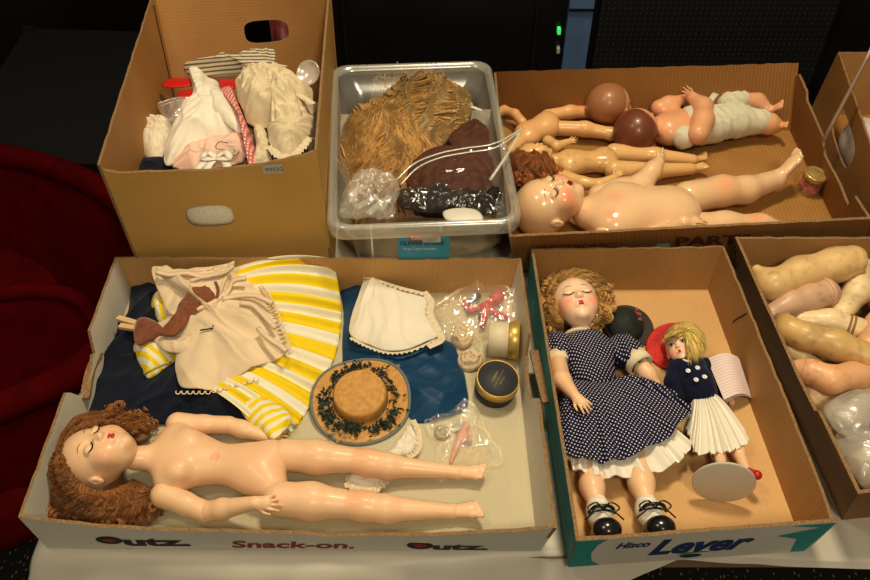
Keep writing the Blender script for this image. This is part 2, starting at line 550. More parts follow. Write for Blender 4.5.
# ---------------------------------------------------------------- hair
def locks(name, roots, mids, ends, m, parent, r=.0007, amp=.003, freq=4, n=22, sides=3, spread=.0, label=None, curl=True, seed=1,
          colj=.35, floor=None, clump=None):
    """strands from root over a middle point to an end, with curl; arrays (N,3)"""
    rg = np.random.default_rng(seed)
    roots = np.asarray(roots); mids = np.asarray(mids); ends = np.asarray(ends); offv = None
    if clump:
        k_, cr_ = clump; gid = np.repeat(np.arange(len(roots)), k_); M0 = len(roots)
        gph = rg.random(M0)[gid][:, None, None] * 6.28; gfr = (freq * (.7 + .6 * rg.random(M0)))[gid][:, None, None]; gam = (amp * (.5 + rg.random(M0)))[gid][:, None, None]
        gt = (rg.random(M0) * .35)[gid][:, None, None]
        roots, mids, ends = roots[gid], mids[gid], ends[gid]; offv = rg.normal(size=(len(gid), 1, 3)); offv /= np.linalg.norm(offv, axis=2, keepdims=True) + 1e-9
        offv = offv * cr_ * rg.random((len(gid), 1, 1)) ** .5
    N = len(roots); t = np.linspace(0, 1, n)[None, :, None]
    P = (1 - t) ** 2 * roots[:, None] + 2 * t * (1 - t) * np.asarray(mids)[:, None] + t ** 2 * np.asarray(ends)[:, None]
    T = np.gradient(P, axis=1); T /= np.linalg.norm(T, axis=2, keepdims=True) + 1e-9
    a = np.array([0, 0, 1.0]); Nn = np.cross(T, a); Nn /= np.linalg.norm(Nn, axis=2, keepdims=True) + 1e-6; Bb = np.cross(T, Nn)
    ph = rg.random((N, 1, 1)) * 6.28; fr = freq * (.7 + .6 * rg.random((N, 1, 1))); am = amp * (.5 + rg.random((N, 1, 1)))
    # neighbouring strands share phase so they clump into curls
    cl = vnoise(roots[:, 0] * 120, roots[:, 1] * 120, roots[:, 2] * 120)[:, None, None] * 6
    ph = ph * .25 + cl
    g = t ** .7
    if clump:
        ph = gph + rg.normal(0, .22, (N, 1, 1)); fr = gfr; am = gam; cl = gph * 0 + (gt - .17) * 20
        P = P + offv * (.35 + .9 * np.sin(np.pi * np.clip(t * .85 + .05, 0, 1)))
    P = P + am * g * (np.cos(6.28 * fr * t + ph) * Nn + np.sin(6.28 * fr * t + ph) * Bb * (.5 if clump else .8))
    if floor is not None: P[..., 2] = np.maximum(P[..., 2], floor + .001 + rg.random((N, 1)) * .003)
    T = np.gradient(P, axis=1); T /= np.linalg.norm(T, axis=2, keepdims=True) + 1e-9
    Nn = np.cross(T, a); Nn /= np.linalg.norm(Nn, axis=2, keepdims=True) + 1e-6; Bb = np.cross(T, Nn)
    rr = r * (1 - .75 * t ** 3) * (.6 + .8 * rg.random((N, 1, 1)))
    ang = np.arange(sides) * 2 * np.pi / sides
    V = P[:, :, None] + rr[:, :, None] * (np.cos(ang)[None, None, :, None] * Nn[:, :, None] + np.sin(ang)[None, None, :, None] * Bb[:, :, None])
    V = V.reshape(-1, 3)
    base = (np.arange(N)[:, None, None] * n + np.arange(n - 1)[None, :, None]) * sides
    j = np.arange(sides)[None, None]; k = (j + 1) % sides
    Fc = np.stack([base + j, base + k, base + sides + k, base + sides + j], -1).reshape(-1, 4)
    tone = 1 - colj * rg.random((N, 1, 1)) + .25 * cl / 6
    col = np.repeat(np.broadcast_to(tone, (N, n, 1)).reshape(-1, 1), sides, 0) * np.ones(3)
    o = mobj(name, V, Fc, m, parent, col=np.clip(col, .2, 1.6))
    if label: o['label'] = label
    return o


def paper_rect(name, c, ux, uy, m, parent=None, bend=0.0, nx=10, ny=4, **k):
    c, ux, uy = map(lambda v: np.asarray(v, float), (c, ux, uy))
    nn = np.cross(ux, uy); nn /= np.linalg.norm(nn)
    V = []; Fc = []; uv = []
    for i in range(nx + 1):
        for j in range(ny + 1):
            u = i / nx; v = j / ny
            V.append(c + ux * (u - .5) + uy * (v - .5) + nn * bend * (1 - (2 * u - 1) ** 2)); uv.append((u, v))
    for i in range(nx):
        for j in range(ny):
            a = i * (ny + 1) + j; Fc.append([a, a + ny + 1, a + ny + 2, a + 1])
    return mobj(name, V, Fc, m, parent, uv=uv, **k)
# ================================================================ materials
KR = card('kraft brown', (.50, .29, .115), (.36, .19, .065), 0, 170, .12)
KR_IN = card('kraft inner tan', (.60, .37, .15), (.46, .265, .10), 0, 150, .1)
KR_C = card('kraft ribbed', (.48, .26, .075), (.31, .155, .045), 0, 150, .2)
KR_CW = card('kraft ribbed shaded wall', (.34, .165, .045), (.25, .11, .026), 0, 150, .25)  # darker copy of the ribbed kraft: wall shade put into the colour
KR_BIGIN = card('kraft file box shaded inside', (.43, .23, .075), (.34, .165, .05), 1, 220, .06)  # darker, redder copy of the file box kraft: interior shade and bounce in the colour
KR_BIG = card('kraft file box', (.60, .38, .12), (.50, .30, .085), 1, 220, .06)
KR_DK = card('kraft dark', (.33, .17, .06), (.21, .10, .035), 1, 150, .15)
FLOORB = card('kraft base', (.66, .43, .20), (.54, .33, .14), 0, 150, .06)
FLOORU = card('cream board', (.56, .50, .35), (.48, .43, .29), 0, 120, .05)
WHT = card('white printed board', (.70, .67, .58), (.60, .57, .48), 0, 120, .03)
EDGE = mat('corrugated edge', (.36, .22, .10), .85, .45, 420)
TEAL = card('teal printed board', (.05, .34, .33), (.03, .25, .25), 0, 120, .03)

# ================================================================ setting
def plane(name, x0, x1, y0, y1, z, m, kind='structure', n=1):
    return mobj(name, [(x0, y0, z), (x1, y0, z), (x1, y1, z), (x0, y1, z)], [[0, 1, 2, 3]], m, None, False, kind=kind)

# carpet: dark with small pale flecks
m, nt, b = nodes('dark flecked carpet'); L = nt.links.new
tc = nt.nodes.new('ShaderNodeTexCoord'); mp = nt.nodes.new('ShaderNodeMapping'); mp.inputs['Scale'].default_value = (120, 62, 1)
mp.inputs['Rotation'].default_value = (0, 0, .35)
L(tc.outputs['Object'], mp.inputs['Vector'])
vo = nt.nodes.new('ShaderNodeTexVoronoi'); vo.inputs['Scale'].default_value = 1; vo.inputs['Randomness'].default_value = .55
L(mp.outputs[0], vo.inputs['Vector'])
cr = nt.nodes.new('ShaderNodeValToRGB'); cr.color_ramp.elements[0].position = .16; cr.color_ramp.elements[1].position = .26
cr.color_ramp.elements[0].color = (.30, .24, .12, 1); cr.color_ramp.elements[1].color = (.012, .009, .006, 1)
L(vo.outputs['Distance'], cr.inputs[0])
L(cr.outputs[0], b.inputs['Base Color']); b.inputs['Roughness'].default_value = .95
CARPET = m
plane('floor', -3, 3, -1.2, 3.4, -.75, CARPET)
DWALL = mat('dark wall', (.012, .010, .009), .7, .2, 5)
mobj('wall_back', [(-3, 3.4, -.75), (3, 3.4, -.75), (3, 3.4, 2.0), (-3, 3.4, 2.0)], [[0, 1, 2, 3]], DWALL, None, False, kind='structure')

# table with white cloth -------------------------------------------------
CLOTHW = mat('white table cloth', (.56, .52, .44), .45, .05, 8, bump=.15, bscale=25)
tb = thing('folding_table', 'long table under a white plastic cloth carrying all the boxes', 'table', (0.2, .75, -.75))
TX0 = W(34, 552, 0)[0]; TY0 = W(300, 560, 0)[1]
def edgey(x):   # front edge of the cloth: runs slightly away to the right
    return TY0 + .010 * np.sin(x * 9) + np.clip((x - .10) * .02, -.0, .1)
wood = mat('table board', (.25, .18, .10), .6)
tbm = MB(); tbm.box(((TX0 + 1.25) / 2, TY0 + .475, -.016), (1.25 - TX0 - .01, .94, .024)); tbm.build('table_top', wood, tb, smooth=False)
ironm = mat('dark steel leg', (.05, .05, .05), .4, metal=.8)
for x in (TX0 + .12, 1.15):
    for y in (TY0 + .14, TY0 + .92):
        q = MB(); q.tube([(x, y, -.028), (x, y, -.75)], .014, 10); q.build('leg', ironm, tb)
# cloth: top sheet plus drop on left, front
nxx, nyy = 190, 110
top_w = 1.27 - TX0
xs = np.linspace(-.09, top_w, nxx); ys = np.linspace(-.10, .955, nyy)
Xg, Yg = np.meshgrid(xs, ys, indexing='ij')
V = np.zeros((nxx, nyy, 3))
for i in range(nxx):
    for j in range(nyy):
        u, v = Xg[i, j], Yg[i, j]
        x = TX0 + max(u, 0); ey = edgey(x); y = ey + max(v, 0); z = 0.0
        dl = min(u, 0); hs = float(np.clip((x - .06) / .22, 0, 1)); df = min(v, 0) * (1 - .93 * hs)
        drop = math.hypot(dl, df)
        if drop > 0:
            z = -drop
            wv = .012 * math.sin(23 * (x - y) + 1.0) + .008 * math.sin(57 * (x + y * .7))
            if dl < 0: x += dl * .28 * (1 if df < 0 else 1) - abs(wv) * min(1, drop * 14)
            if df < 0: y += df * .7 - abs(wv) * min(1, drop * 14) * .8
        if drop == 0: z = .0004
        V[i, j] = (x, y, z)
Vf = V.reshape(-1, 3); Fc = [[i * nyy + j, (i + 1) * nyy + j, (i + 1) * nyy + j + 1, i * nyy + j + 1] for i in range(nxx - 1) for j in range(nyy - 1)]
tc_ = mobj('tablecloth', Vf, Fc, CLOTHW, None)
tag(tc_, 'white plastic cloth spread over the table beneath the boxes', 'tablecloth')

# dark equipment behind the table ---------------------------------------
BLK = mat('black laminate', (.008, .007, .007), .32, .2, 6, spec=.5)
BLKM = mat('black satin cover', (.0025, .0025, .002), .7, .25, 12, bump=.1, bscale=8)
yb = 1.62
eq = thing('equipment_cabinet', 'black equipment cabinet with a smooth front behind the plastic bin', 'cabinet', (.0, yb + .3, -.75))
xa = WY(326, 30, yb)[0]; xb_ = WY(552, 30, yb)[0]
q = MB(); q.box(((xa - .1 + xb_) / 2, yb + .3, -.15), (xb_ - xa + .1, .6, 1.2)); q.build('cabinet_body', BLK, eq, smooth=False)
q = MB()
for x in (WY(345, 30, yb)[0], WY(535, 30, yb)[0]): q.box((x, yb - .004, -.1), (.006, .008, 1.0))
for z in (.28, -.2): q.box(((xa + xb_) / 2, yb - .004, z), (xb_ - xa - .05, .008, .006))
q.build('front_frame', mat('dark bronze strip', (.03, .02, .012), .3, metal=.5), eq, smooth=False)
ek = thing('equipment_cabinet', 'black equipment cabinet with thin bronze edges behind the tall brown box', 'cabinet', (-.9, 2.5, -.75))
xl = xa - .104; yk = 2.2
q = MB(); q.box(((xl - 1.9) / 2, yk + .3, -.15), (1.9 + xl, .6, 1.2)); q.build('cabinet_body', BLK, ek, smooth=False)
for z in (.02, -.06): q = MB(); q.box(((xl - 1.9) / 2, yk - .004, z), (1.8 + xl, .008, .006)); q.build('edge_strip', bpy.data.materials['dark bronze strip'], ek, smooth=False)
rk = thing('audio_rack', 'black rack unit with blue side strip and green indicator light', 'rack', (.30, yb + .3, -.75))
x0 = xb_ + .002; x3 = WY(960, 30, yb)[0]
xs1, xs2 = WY(566, 30, yb)[0], WY(590, 30, yb)[0]
q = MB(); q.box(((x0 + x3) / 2, yb + .31, -.15), (x3 - x0, .6, 1.2)); q.build('rack_body', BLK, rk, smooth=False)
q = MB(); q.box(((xs1 + xs2) / 2, yb + .003, -.15), (xs2 - xs1, .02, 1.19)); q.build('blue_strip', mat('blue painted metal', (.11, .19, .36), .45), rk, smooth=False)
q = MB(); q.box(((xs1 + xs2) / 2, yb - .009, WY(575, 8, yb)[2]), (xs2 - xs1, .004, .004)); q.build('seam', BLK, rk, smooth=False)
g = WY(559, 31, yb); q = MB(); q.box((g[0], yb + .004, g[2]), (.007, .02, .012)); q.build('indicator_light', mat('green lamp', (.05, .6, .15), .3, emit=(.08, .9, .2, .6)), rk, smooth=False)
g = WY(558, 50, yb); q = MB(); q.box((g[0], yb + .004, g[2]), (.007, .02, .011)); q.build('push_button', mat('white button', (.5, .5, .47), .4), rk, smooth=False)
# perforated grille
m, nt, b = nodes('perforated black grille'); L = nt.links.new
tc = nt.nodes.new('ShaderNodeTexCoord'); mp = nt.nodes.new('ShaderNodeMapping'); mp.inputs['Scale'].default_value = (85, 85, 85)
L(tc.outputs['Object'], mp.inputs['Vector'])
vo = nt.nodes.new('ShaderNodeTexVoronoi'); vo.inputs['Scale'].default_value = 1; vo.inputs['Randomness'].default_value = .02; L(mp.outputs[0], vo.inputs['Vector'])
cr = nt.nodes.new('ShaderNodeValToRGB'); cr.color_ramp.elements[0].position = .16; cr.color_ramp.elements[1].position = .24
cr.color_ramp.elements[0].color = (.15, .14, .10, 1); cr.color_ramp.elements[1].color = (.006, .006, .005, 1)
L(vo.outputs['Distance'], cr.inputs[0]); L(cr.outputs[0], b.inputs['Base Color']); b.inputs['Roughness'].default_value = .6
gx0, gx1 = WY(597, 30, yb)[0], WY(828, 30, yb)[0]
q = MB(); q.box(((gx0 + gx1) / 2, yb + .002, -.15), (gx1 - gx0, .02, 1.15)); q.build('grille', m, rk, smooth=False)

# black covered case left behind the chairs
cz = -.16
p = [W(-60, 165, cz), W(150, 163, cz), W(150, 32, cz), W(26, 28, cz)]
cs = thing('storage_case', 'low black covered case standing behind the red chairs', 'case', ((p[0] + p[2]) / 2)[:2].tolist() + [-.75])
V = np.array(p + [np.array([a[0], a[1], -.75]) for a in p])
mobj('case_body', V, [[0, 1, 2, 3], [4, 7, 6, 5], [0, 4, 5, 1], [1, 5, 6, 2], [2, 6, 7, 3], [3, 7, 4, 0]], BLKM, cs, False)
for a in (p[3], p[2]):
  q = MB(); q.box((a[0] + .01, a[1] - .01, cz + .004), (.03, .02, .008))
  q.build('corner_cap', mat('worn corner', (.05, .035, .03), .3, metal=.6), cs, smooth=False)

# red upholstered chairs -------------------------------------------------
RED = mat('red velvet', (.085, .0010, .0016), .8, .3, 30, sheen=.0, bump=.1, bscale=400, spec=.04)
GOLDL = mat('dark chair frame', (.03, .022, .015), .4, metal=.6)

def red_chair(label, P, thick, seat_c):
    """P: top edge of the back, as world points; the back falls towards the floor"""
    t = thing('banquet_chair', label, 'chair', (seat_c[0], seat_c[1], -.75), group=None)
    path = smoothpath(P, 40)
    # padded back: rounded rim tube plus curved panel beneath
    V, Fc = tube(path, thick, 12)
    G = []
    T = np.gradient(path, axis=0); nrm = np.stack([-T[:, 1], T[:, 0], 0 * T[:, 0]], 1); nrm /= np.linalg.norm(nrm, axis=1, keepdims=True)
    for k, (dz, s) in enumerate([(0, thick * .7), (-.05, thick * .95), (-.18, thick * 1.0), (-.33, thick * .8), (-.36, 0)]):
        G.append(path + np.array([0, dz * .55, dz]) + nrm * s)
    for k, (dz, s) in enumerate([(-.36, 0), (-.33, -thick * .8), (-.18, -thick), (-.05, -thick * .95), (0, -thick * .7)]):
        G.append(path + np.array([0, dz * .55, dz]) + nrm * s)
    G = np.array(G); n = 40
    F2 = [[i * n + j, i * n + j + 1, (i + 1) * n + j + 1, (i + 1) * n + j] for i in range(len(G) - 1) for j in range(n - 1)]
    q = MB(); q.add(V, Fc); q.add(G.reshape(-1, 3), F2); q.build('backrest', RED, t)
    sd = Sdf(); sd.ell((seat_c[0], seat_c[1], -.36), (.25, .24, .06)); sobj('seat', sd, .012, RED, t)
    for dx in (-.15, .15):
        for dy in (-.14, .14):
            q = MB(); q.tube([(seat_c[0] + dx, seat_c[1] + dy, -.34), (seat_c[0] + dx * 1.15, seat_c[1] + dy * 1.15, -.75)], .013, 8); q.build('leg', GOLDL, t)
    return t
zc1 = -.14
red_chair('red velvet chair further from the camera, beside the tall brown box',
          [W(-90, 175, zc1), W(-40, 153, zc1), W(0, 156, zc1 - .0), W(45, 166, zc1), W(90, 184, zc1), W(125, 208, zc1 - .02), W(150, 240, zc1 - .05)], .028,
          W(10, 215, -.3))
red_chair('red velvet chair nearer the camera, beside the white snack tray',
          [W(-70, 325, -.03), W(-30, 302, -.03), W(8, 294, -.03), W(45, 292, -.03), W(80, 301, -.03 - .01), W(104, 330, -.03 - .04)], .014,
          W(-20, 420, -.3))
arm = smoothpath([W(-40, 425, -.06), W(0, 409, -.05), W(40, 392, -.05), W(75, 374, -.06), W(95, 355, -.08)], 24)
q = MB(); q.tube(arm, .024, 12)
ch2 = bpy.data.objects['banquet_chair.001']
q.build('armrest', RED, ch2)

# ================================================================ lights
def area(name, loc, tgt, size, power, col):
    l = bpy.data.lights.new(name, 'AREA'); l.size = size; l.energy = power; l.color = col; l.shape = 'DISK'
    o = bpy.data.objects.new(name, l); C.objects.link(o); o.location = loc
    o.rotation_euler = (Vector(tgt) - Vector(loc)).to_track_quat('-Z', 'Y').to_euler()
    return o
area('ceiling_lamp', (.25, 1.15, 2.0), (.05, .6, 0), .32, 24, (1, .86, .62))
area('ceiling_lamp_far', (-.9, .5, 2.2), (.0, .6, 0), .4, 8, (1, .86, .62))
area('ceiling_lamp_near', (.35, -.7, 1.9), (.1, .6, 0), .4, 17, (1, .88, .66))
w = bpy.data.worlds.new('world'); bpy.context.scene.world = w; w.use_nodes = True
w.node_tree.nodes['Background'].inputs[0].default_value = (1, .87, .66, 1); w.node_tree.nodes['Background'].inputs[1].default_value = .16
vs = bpy.context.scene.view_settings; vs.view_transform = 'Standard'; vs.look = 'None'; vs.exposure = .16; vs.gamma = .86
DKG = mat('dark gap', (.04, .02, .01), .9)
def onq(q, u, v, out=0.0):
    nrm = np.cross(q[1] - q[0], q[3] - q[0]); nrm /= np.linalg.norm(nrm)
    return (q[0] * (1 - u) + q[1] * u) * (1 - v) + (q[3] * (1 - u) + q[2] * u) * v + nrm * out
# ================================================================ trays and boxes
def tray(name, label, rim, zr, bot, zb, mats, floor_m, outl=None, th=.004, holes=None, wob=.02, zrs=None, cat='tray'):
    """rim / bot: back-left, back-right, front-right, front-left in photo pixels"""
    zrs = zrs or [zr] * 4
    Rm = [np.array(p, float) if len(p) == 3 else W(*p, z) for p, z in zip(rim, zrs)]
    Bt = [np.array(p, float) if len(p) == 3 else W(*p, zb) for p in bot]
    cen = sum(Bt) / 4
    t = thing(name, label, cat, (cen[0], cen[1], 0))
    outl = outl or {}; holes = holes or {}
    ins = cen + np.array([0, 0, .05])
    Q = {'back': (1, 0), 'right': (2, 1), 'front': (3, 2), 'left': (0, 3)}
    quads = {}
    for k, (a, b_) in Q.items():
        q = [Bt[a], Bt[b_], Rm[b_], Rm[a]]; quads[k] = q
        mm = mats.get(k, mats['all'])
        panel(k + '_panel' if k in ('front', 'back') else 'side_panel', q, th, mm, t, outl.get(k), holes.get(k, ()), inward=ins, wob=wob)
    V = [p + (cen - p) * .004 + np.array([0, 0, .001]) for p in Bt] + [p + (cen - p) * .004 + np.array([0, 0, .004]) for p in Bt]
    lu = np.linalg.norm(Bt[1] - Bt[0]); lv = np.linalg.norm(Bt[3] - Bt[0])
    mobj('bottom_panel', V, [[3, 2, 1, 0], [4, 5, 6, 7], [0, 1, 5, 4], [1, 2, 6, 5], [2, 3, 7, 6], [3, 0, 4, 7]], floor_m, t, False,
         uv=[(0, 0), (lu, 0), (lu, lv), (0, lv)] * 2)
    return t, quads

# ---- white snack tray (front left)
notchL = [(0, 0), (1, 0), (1, 1), (.60, 1.02), (.585, .9), (.56, .62), (.52, .50), (.47, .52), (.43, .56), (.40, .66), (.385, .60), (.37, .78), (.35, 1.0), (0, 1)]
snack, SQ = tray('snack_tray', 'white printed snack cardboard tray with torn side rims, front left', [(115, 257), (521, 258), (557, 528), (18, 517)], .072,
                 [(131, 292), (512, 293), (540, 551), (47, 548)], .001,
                 {'all': (WHT, FLOORU, EDGE), 'left': (WHT, WHT, EDGE), 'right': (WHT, WHT, EDGE), 'back': (WHT, KR_IN, EDGE)}, FLOORU,
                 {'left': notchL, 'right': [(1 - u, v) for u, v in notchL][::-1],
                  'front': [(0, 0), (1, 0), (1, 1), (.985, .97), (.93, .82), (.87, .74), (.78, .60), (.70, .58), (.62, .55), (.58, .50), (.52, .60), (.40, .62), (.25, .66), (.15, .72), (.06, .86), (.0, 1)]})
INKB = mat('black ink', (.02, .018, .016), .6); INKR = mat('red ink', (.28, .03, .02), .6); INKN = mat('navy ink', (.02, .05, .16), .6)
fq = SQ['front']
text_on('lettering', 'utz.', fq, .165, .13, .027, INKB, snack, bold=.05, stretch=1.9)
text_on('lettering', 'utz.', fq, .78, .06, .023, INKB, snack, bold=.05, stretch=1.9)
text_on('lettering', 'Snack-on.', fq, .378, .08, .024, INKR, snack, bold=.03, shear=.12, stretch=1.5)
# emblem beside the name: plain round mark, no figure
for u, v_ in ((.14, .30), (.755, .22)):
    cc = (fq[0] * (1 - u) + fq[1] * u) * (1 - v_) + (fq[3] * (1 - u) + fq[2] * u) * v_
    e1 = (fq[1] - fq[0]); e1 /= np.linalg.norm(e1); e2 = fq[3] - fq[0]; e2 /= np.linalg.norm(e2)
    nn = np.cross(e1, e2); nn /= np.linalg.norm(nn)
    aa = np.linspace(0, 6.283, 20, endpoint=False)
    V = [cc + nn * .0006 + e1 * .015 * math.cos(a) + e2 * .009 * math.sin(a) for a in aa]
    V2 = [cc + nn * .0009 + e1 * .008 * math.cos(a) + e2 * .004 * math.sin(a) for a in aa]
    q = MB(); q.add(V, [list(range(20))], 0); q.add(V2, [list(range(20))], 1); q.build('emblem', (INKB, INKR), snack, smooth=False)
# torn flap fragments
def torn(pts, zz, w, parent):
    q = MB()
    P = [W(a, b_, z) for (a, b_), z in zip(pts, zz)]
    q.add(*ribbon(P, w, n=14, th=.004)); o = q.build('torn_edge', EDGE, parent, smooth=False)
    return o
torn([(98, 352), (90, 370), (84, 398)], [.035, .034, .04], .012, snack)
torn([(534, 350), (540, 375), (547, 402)], [.04, .04, .045], .012, snack)

# ---- teal and white can tray (front middle)
lev, LQ = tray('doll_tray', 'open brown cardboard tray with teal and white outside holding two dressed dolls', [(531, 249), (724, 246), (838, 522), (576, 541)], .08,
               [(527, 290), (709, 290), (806, 551), (568, 567)], .001,
               {'all': (TEAL, KR_IN, EDGE), 'front': (WHT, KR_IN, EDGE), 'right': (KR, KR, EDGE), 'back': (TEAL, KR, EDGE)}, FLOORB,
               {'right': [(0, 0), (1, 0), (1, 1), (.62, 1), (.6, .99), (.3, 1.0), (.12, .98), (.0, .93)]})
fq = LQ['front']
def patch(name, q, pl, m, parent, out=.0004):
    nrm = np.cross(q[1] - q[0], q[3] - q[0]); nrm /= np.linalg.norm(nrm)
    V = [(q[0] * (1 - u) + q[1] * u) * (1 - v) + (q[3] * (1 - u) + q[2] * u) * v + nrm * out for u, v in pl]
    return mobj(name, V, [list(range(len(V)))], m, parent, False)
patch('teal_print', fq, [(0.0, .01), (.13, .01), (.09, .2), (.075, .5), (.09, .8), (.12, .98), (0.0, .98)], TEAL, lev)
patch('teal_print', fq, [(.93, .02), (.99, .02), (.995, .98), (.82, .98), (.95, .86), (.80, .66), (.90, .5)], TEAL, lev)
text_on('lettering', 'Lever', fq, .31, .30, .058, INKN, lev, bold=.04, shear=.25, stretch=.80)
text_on('lettering', 'Hisco', fq, .165, .62, .022, INKN, lev, bold=.03, shear=.3, stretch=.7)
aa = np.linspace(0, 6.283, 24, endpoint=False)
patch('lettering_oval', fq, [(.50 + .045 * math.cos(a), .14 + .07 * math.sin(a)) for a in aa], INKN, lev)
patch('green_mark', fq, [(.44, .16), (.50, .24), (.58, .24), (.53, .3), (.46, .28)], mat('green ink', (.15, .30, .04), .6), lev)
# slit cut into the right wall and curled paper corner
rq = LQ['right']
q = MB(); q.add(*ribbon([onq(rq, .70, .95, -.0046), onq(rq, .74, .6, -.0046), onq(rq, .755, .45, -.0046)], .0018, up=np.cross(rq[1] - rq[0], rq[3] - rq[0]) / -np.linalg.norm(np.cross(rq[1] - rq[0], rq[3] - rq[0])), n=8))
q.build('slit', DKG, lev, smooth=False)

# ---- wide brown tray at the back (undressed dolls)
cb, CQ = tray('parts_tray', 'wide brown cardboard tray at the back filled with undressed dolls', [(494, 72), (798, 63), (872, 219), (509, 237)], .11,
              [(490, 120), (791, 132), (856, 266), (515, 272)], .001,
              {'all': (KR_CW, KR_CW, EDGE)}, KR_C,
              {'right': [(0, 0), (1, 0), (1, .80), (.95, .93), (.82, .93), (.80, .82), (.55, .80), (.53, .70), (.50, .62), (.30, .66), (.18, .62), (.15, .9), (0, 1)],
               'back': [(0, 0), (1, 0), (1, .95), (.97, 1), (0, 1)][:0] or None}, wob=.01)
text_on('lettering', 'ELECTRONIC', CQ['front'], .07, .62, .020, INKR, cb, bold=.03, stretch=1.0)
text_on('lettering', 'PARTS', CQ['front'], .455, .60, .034, mat('faded red ink', (.13, .022, .010), .7), cb, bold=.04, stretch=1.2)
patch('pale_sticker', CQ['front'], [(.405, .55), (.442, .55), (.442, .67), (.405, .67)], mat('sticker paper', (.5, .5, .45), .6), cb)

# ---- tall brown file box (back left)
def ellhole(cu, cv, ru, rv, n=20, flat=False):
    o = []
    for i in range(n):
        a = 2 * math.pi * i / n; x, y = math.cos(a), math.sin(a)
        x = math.copysign(abs(x) ** .6, x); y = math.copysign(abs(y) ** .6, y)
        o.append((cu + ru * x, cv + rv * y))
    return o
tall, TQ = tray('file_box', 'tall brown cardboard file box with hand holes filled with doll clothes', [(152, -8), (330, -10), (317, 150), (97, 165)], .235,
                [(190, 165), (-.188, 1.35, .001), (-.157, .885, .001), (146, 285)], .001,
                {'all': (KR_BIG, KR_BIGIN, EDGE)}, KR_BIGIN,
                {'front': [(0, 0), (1, 0), (1, 1.0), (.93, .97), (.75, .93), (.5, .91), (.2, .93), (.08, .93), (.02, .96), (0, 1)]},
                holes={'front': [ellhole(.435, .57, .115, .085)], 'back': [ellhole(.40, .74, .13, .075)]},
                zrs=[.255, .25, .235, .235], cat='box', th=.004, wob=.006)
ft = TQ['front']
bq = TQ['back']; lq = TQ['left']
for u_ in (.06,):
    nrm_ = np.cross(lq[1] - lq[0], lq[3] - lq[0]); q = MB(); q.add(*ribbon([onq(lq, u_, .97, 0) + np.array([.0055, 0, 0]), onq(lq, u_, .5, 0) + np.array([.0055, 0, 0]), onq(lq, u_, .1, 0) + np.array([.0055, 0, 0])], .002, up=(1, 0, .1), n=8)); q.build('inner_seam', DKG, tall, smooth=False)
st = patch('price_sticker', ft, [(.735, .86), (.828, .86), (.828, .925), (.735, .925)], mat('sticker paper', (.5, .5, .45), .6), tall, .0006)
text_on('sticker_number', '99032', ft, .745, .876, .0095, mat('grey ink', (.12, .11, .10), .6), tall, bold=.0, stretch=1.05, out=.001)

# ---- right edge box with old limbs
limb, EQ = tray('limb_box', 'brown cardboard box at the right edge holding loose doll arms and legs', [(735, 237), (1010, 237), (1060, 470), (858, 494)], .095,
                [(738, 290), (985, 280), (1030, 500), (842, 520)], .001,
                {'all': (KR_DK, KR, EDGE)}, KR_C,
                {'left': [(0, 0), (1, 0), (1, 1), (.74, .98), (.72, .86), (.60, .82), (.40, .88), (.2, .93), (0, 1)]}, wob=.012)
# ---- tall box top right
tr_, DQ = tray('handled_box', 'brown cardboard box with an oval hand hole at the top right corner', [(.765, 1.376, .13), (1.12, 1.376, .13), (1.12, .905, .13), (.668, .905, .13)], .13,
               [(.745, 1.36, .001), (1.11, 1.36, .001), (1.11, .91, .001), (.672, .91, .001)], .001,
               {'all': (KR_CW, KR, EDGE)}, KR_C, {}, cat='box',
               holes={'left': [ellhole(.42, .56, .17, .20)]}, wob=.008)
# hand hole sees cream lace
sd = Sdf(); c0 = onq(DQ['left'], .42, .55, 0) + np.array([.045, 0, 0]); c0[2] = .05; sd.ell(c0, (.035, .06, .05))
o = sobj('folded_cloth', sd, .004, mat('pale cloth', (.7, .62, .55), .8, .2, 200, bump=.3, bscale=150), None)
tag(o, 'pale folded cloth showing through the hand hole of the top right box', 'cloth')

# clear plastic rod leaning against that box
q = MB(); a, b_ = W(823, 142, .09), W(876, 40, .25)
q.tube([a + (b_ - a) * t for t in np.linspace(0, 1.0, 6)], .0035, 8)
o = q.build('plastic_rod', film('dull plastic rod', (.9, .8, .7), .75, .4, 0, body=(.34, .22, .14)))
tag(o, 'thin translucent plastic rod leaning up against the top right box', 'rod')
# ================================================================ doll library
def skin(name, c, rough=.42, coat=.08, **k): return mat(name, c, rough, .05, 14, sss=.15, attr=True, coat=coat, spec=.4, **k)
SK1 = skin('peach vinyl skin', (.85, .57, .35))
SK2 = skin('pale composition skin', (.85, .585, .35), .24, .4)
SK3 = skin('yellowed composition skin', (.78, .50, .22), .33, .2)
SK4 = skin('orange vinyl skin', (.80, .48, .22), .33, .15)
SK5 = skin('cream face skin', (.90, .64, .45), .36, .2)
LIP = mat('red lips', (.55, .03, .03), .35, .05); LASH = mat('dark lashes', (.03, .015, .01), .5, 0)
BROW = mat('brown brow', (.28, .13, .06), .6, 0); EYEW = mat('eye white', (.75, .74, .70), .15, 0, coat=.6)
IRIS = mat('blue iris', (.05, .10, .20), .15, .1, 200, coat=.6); PUP = mat('black pupil', (.005, .005, .006), .1, 0)


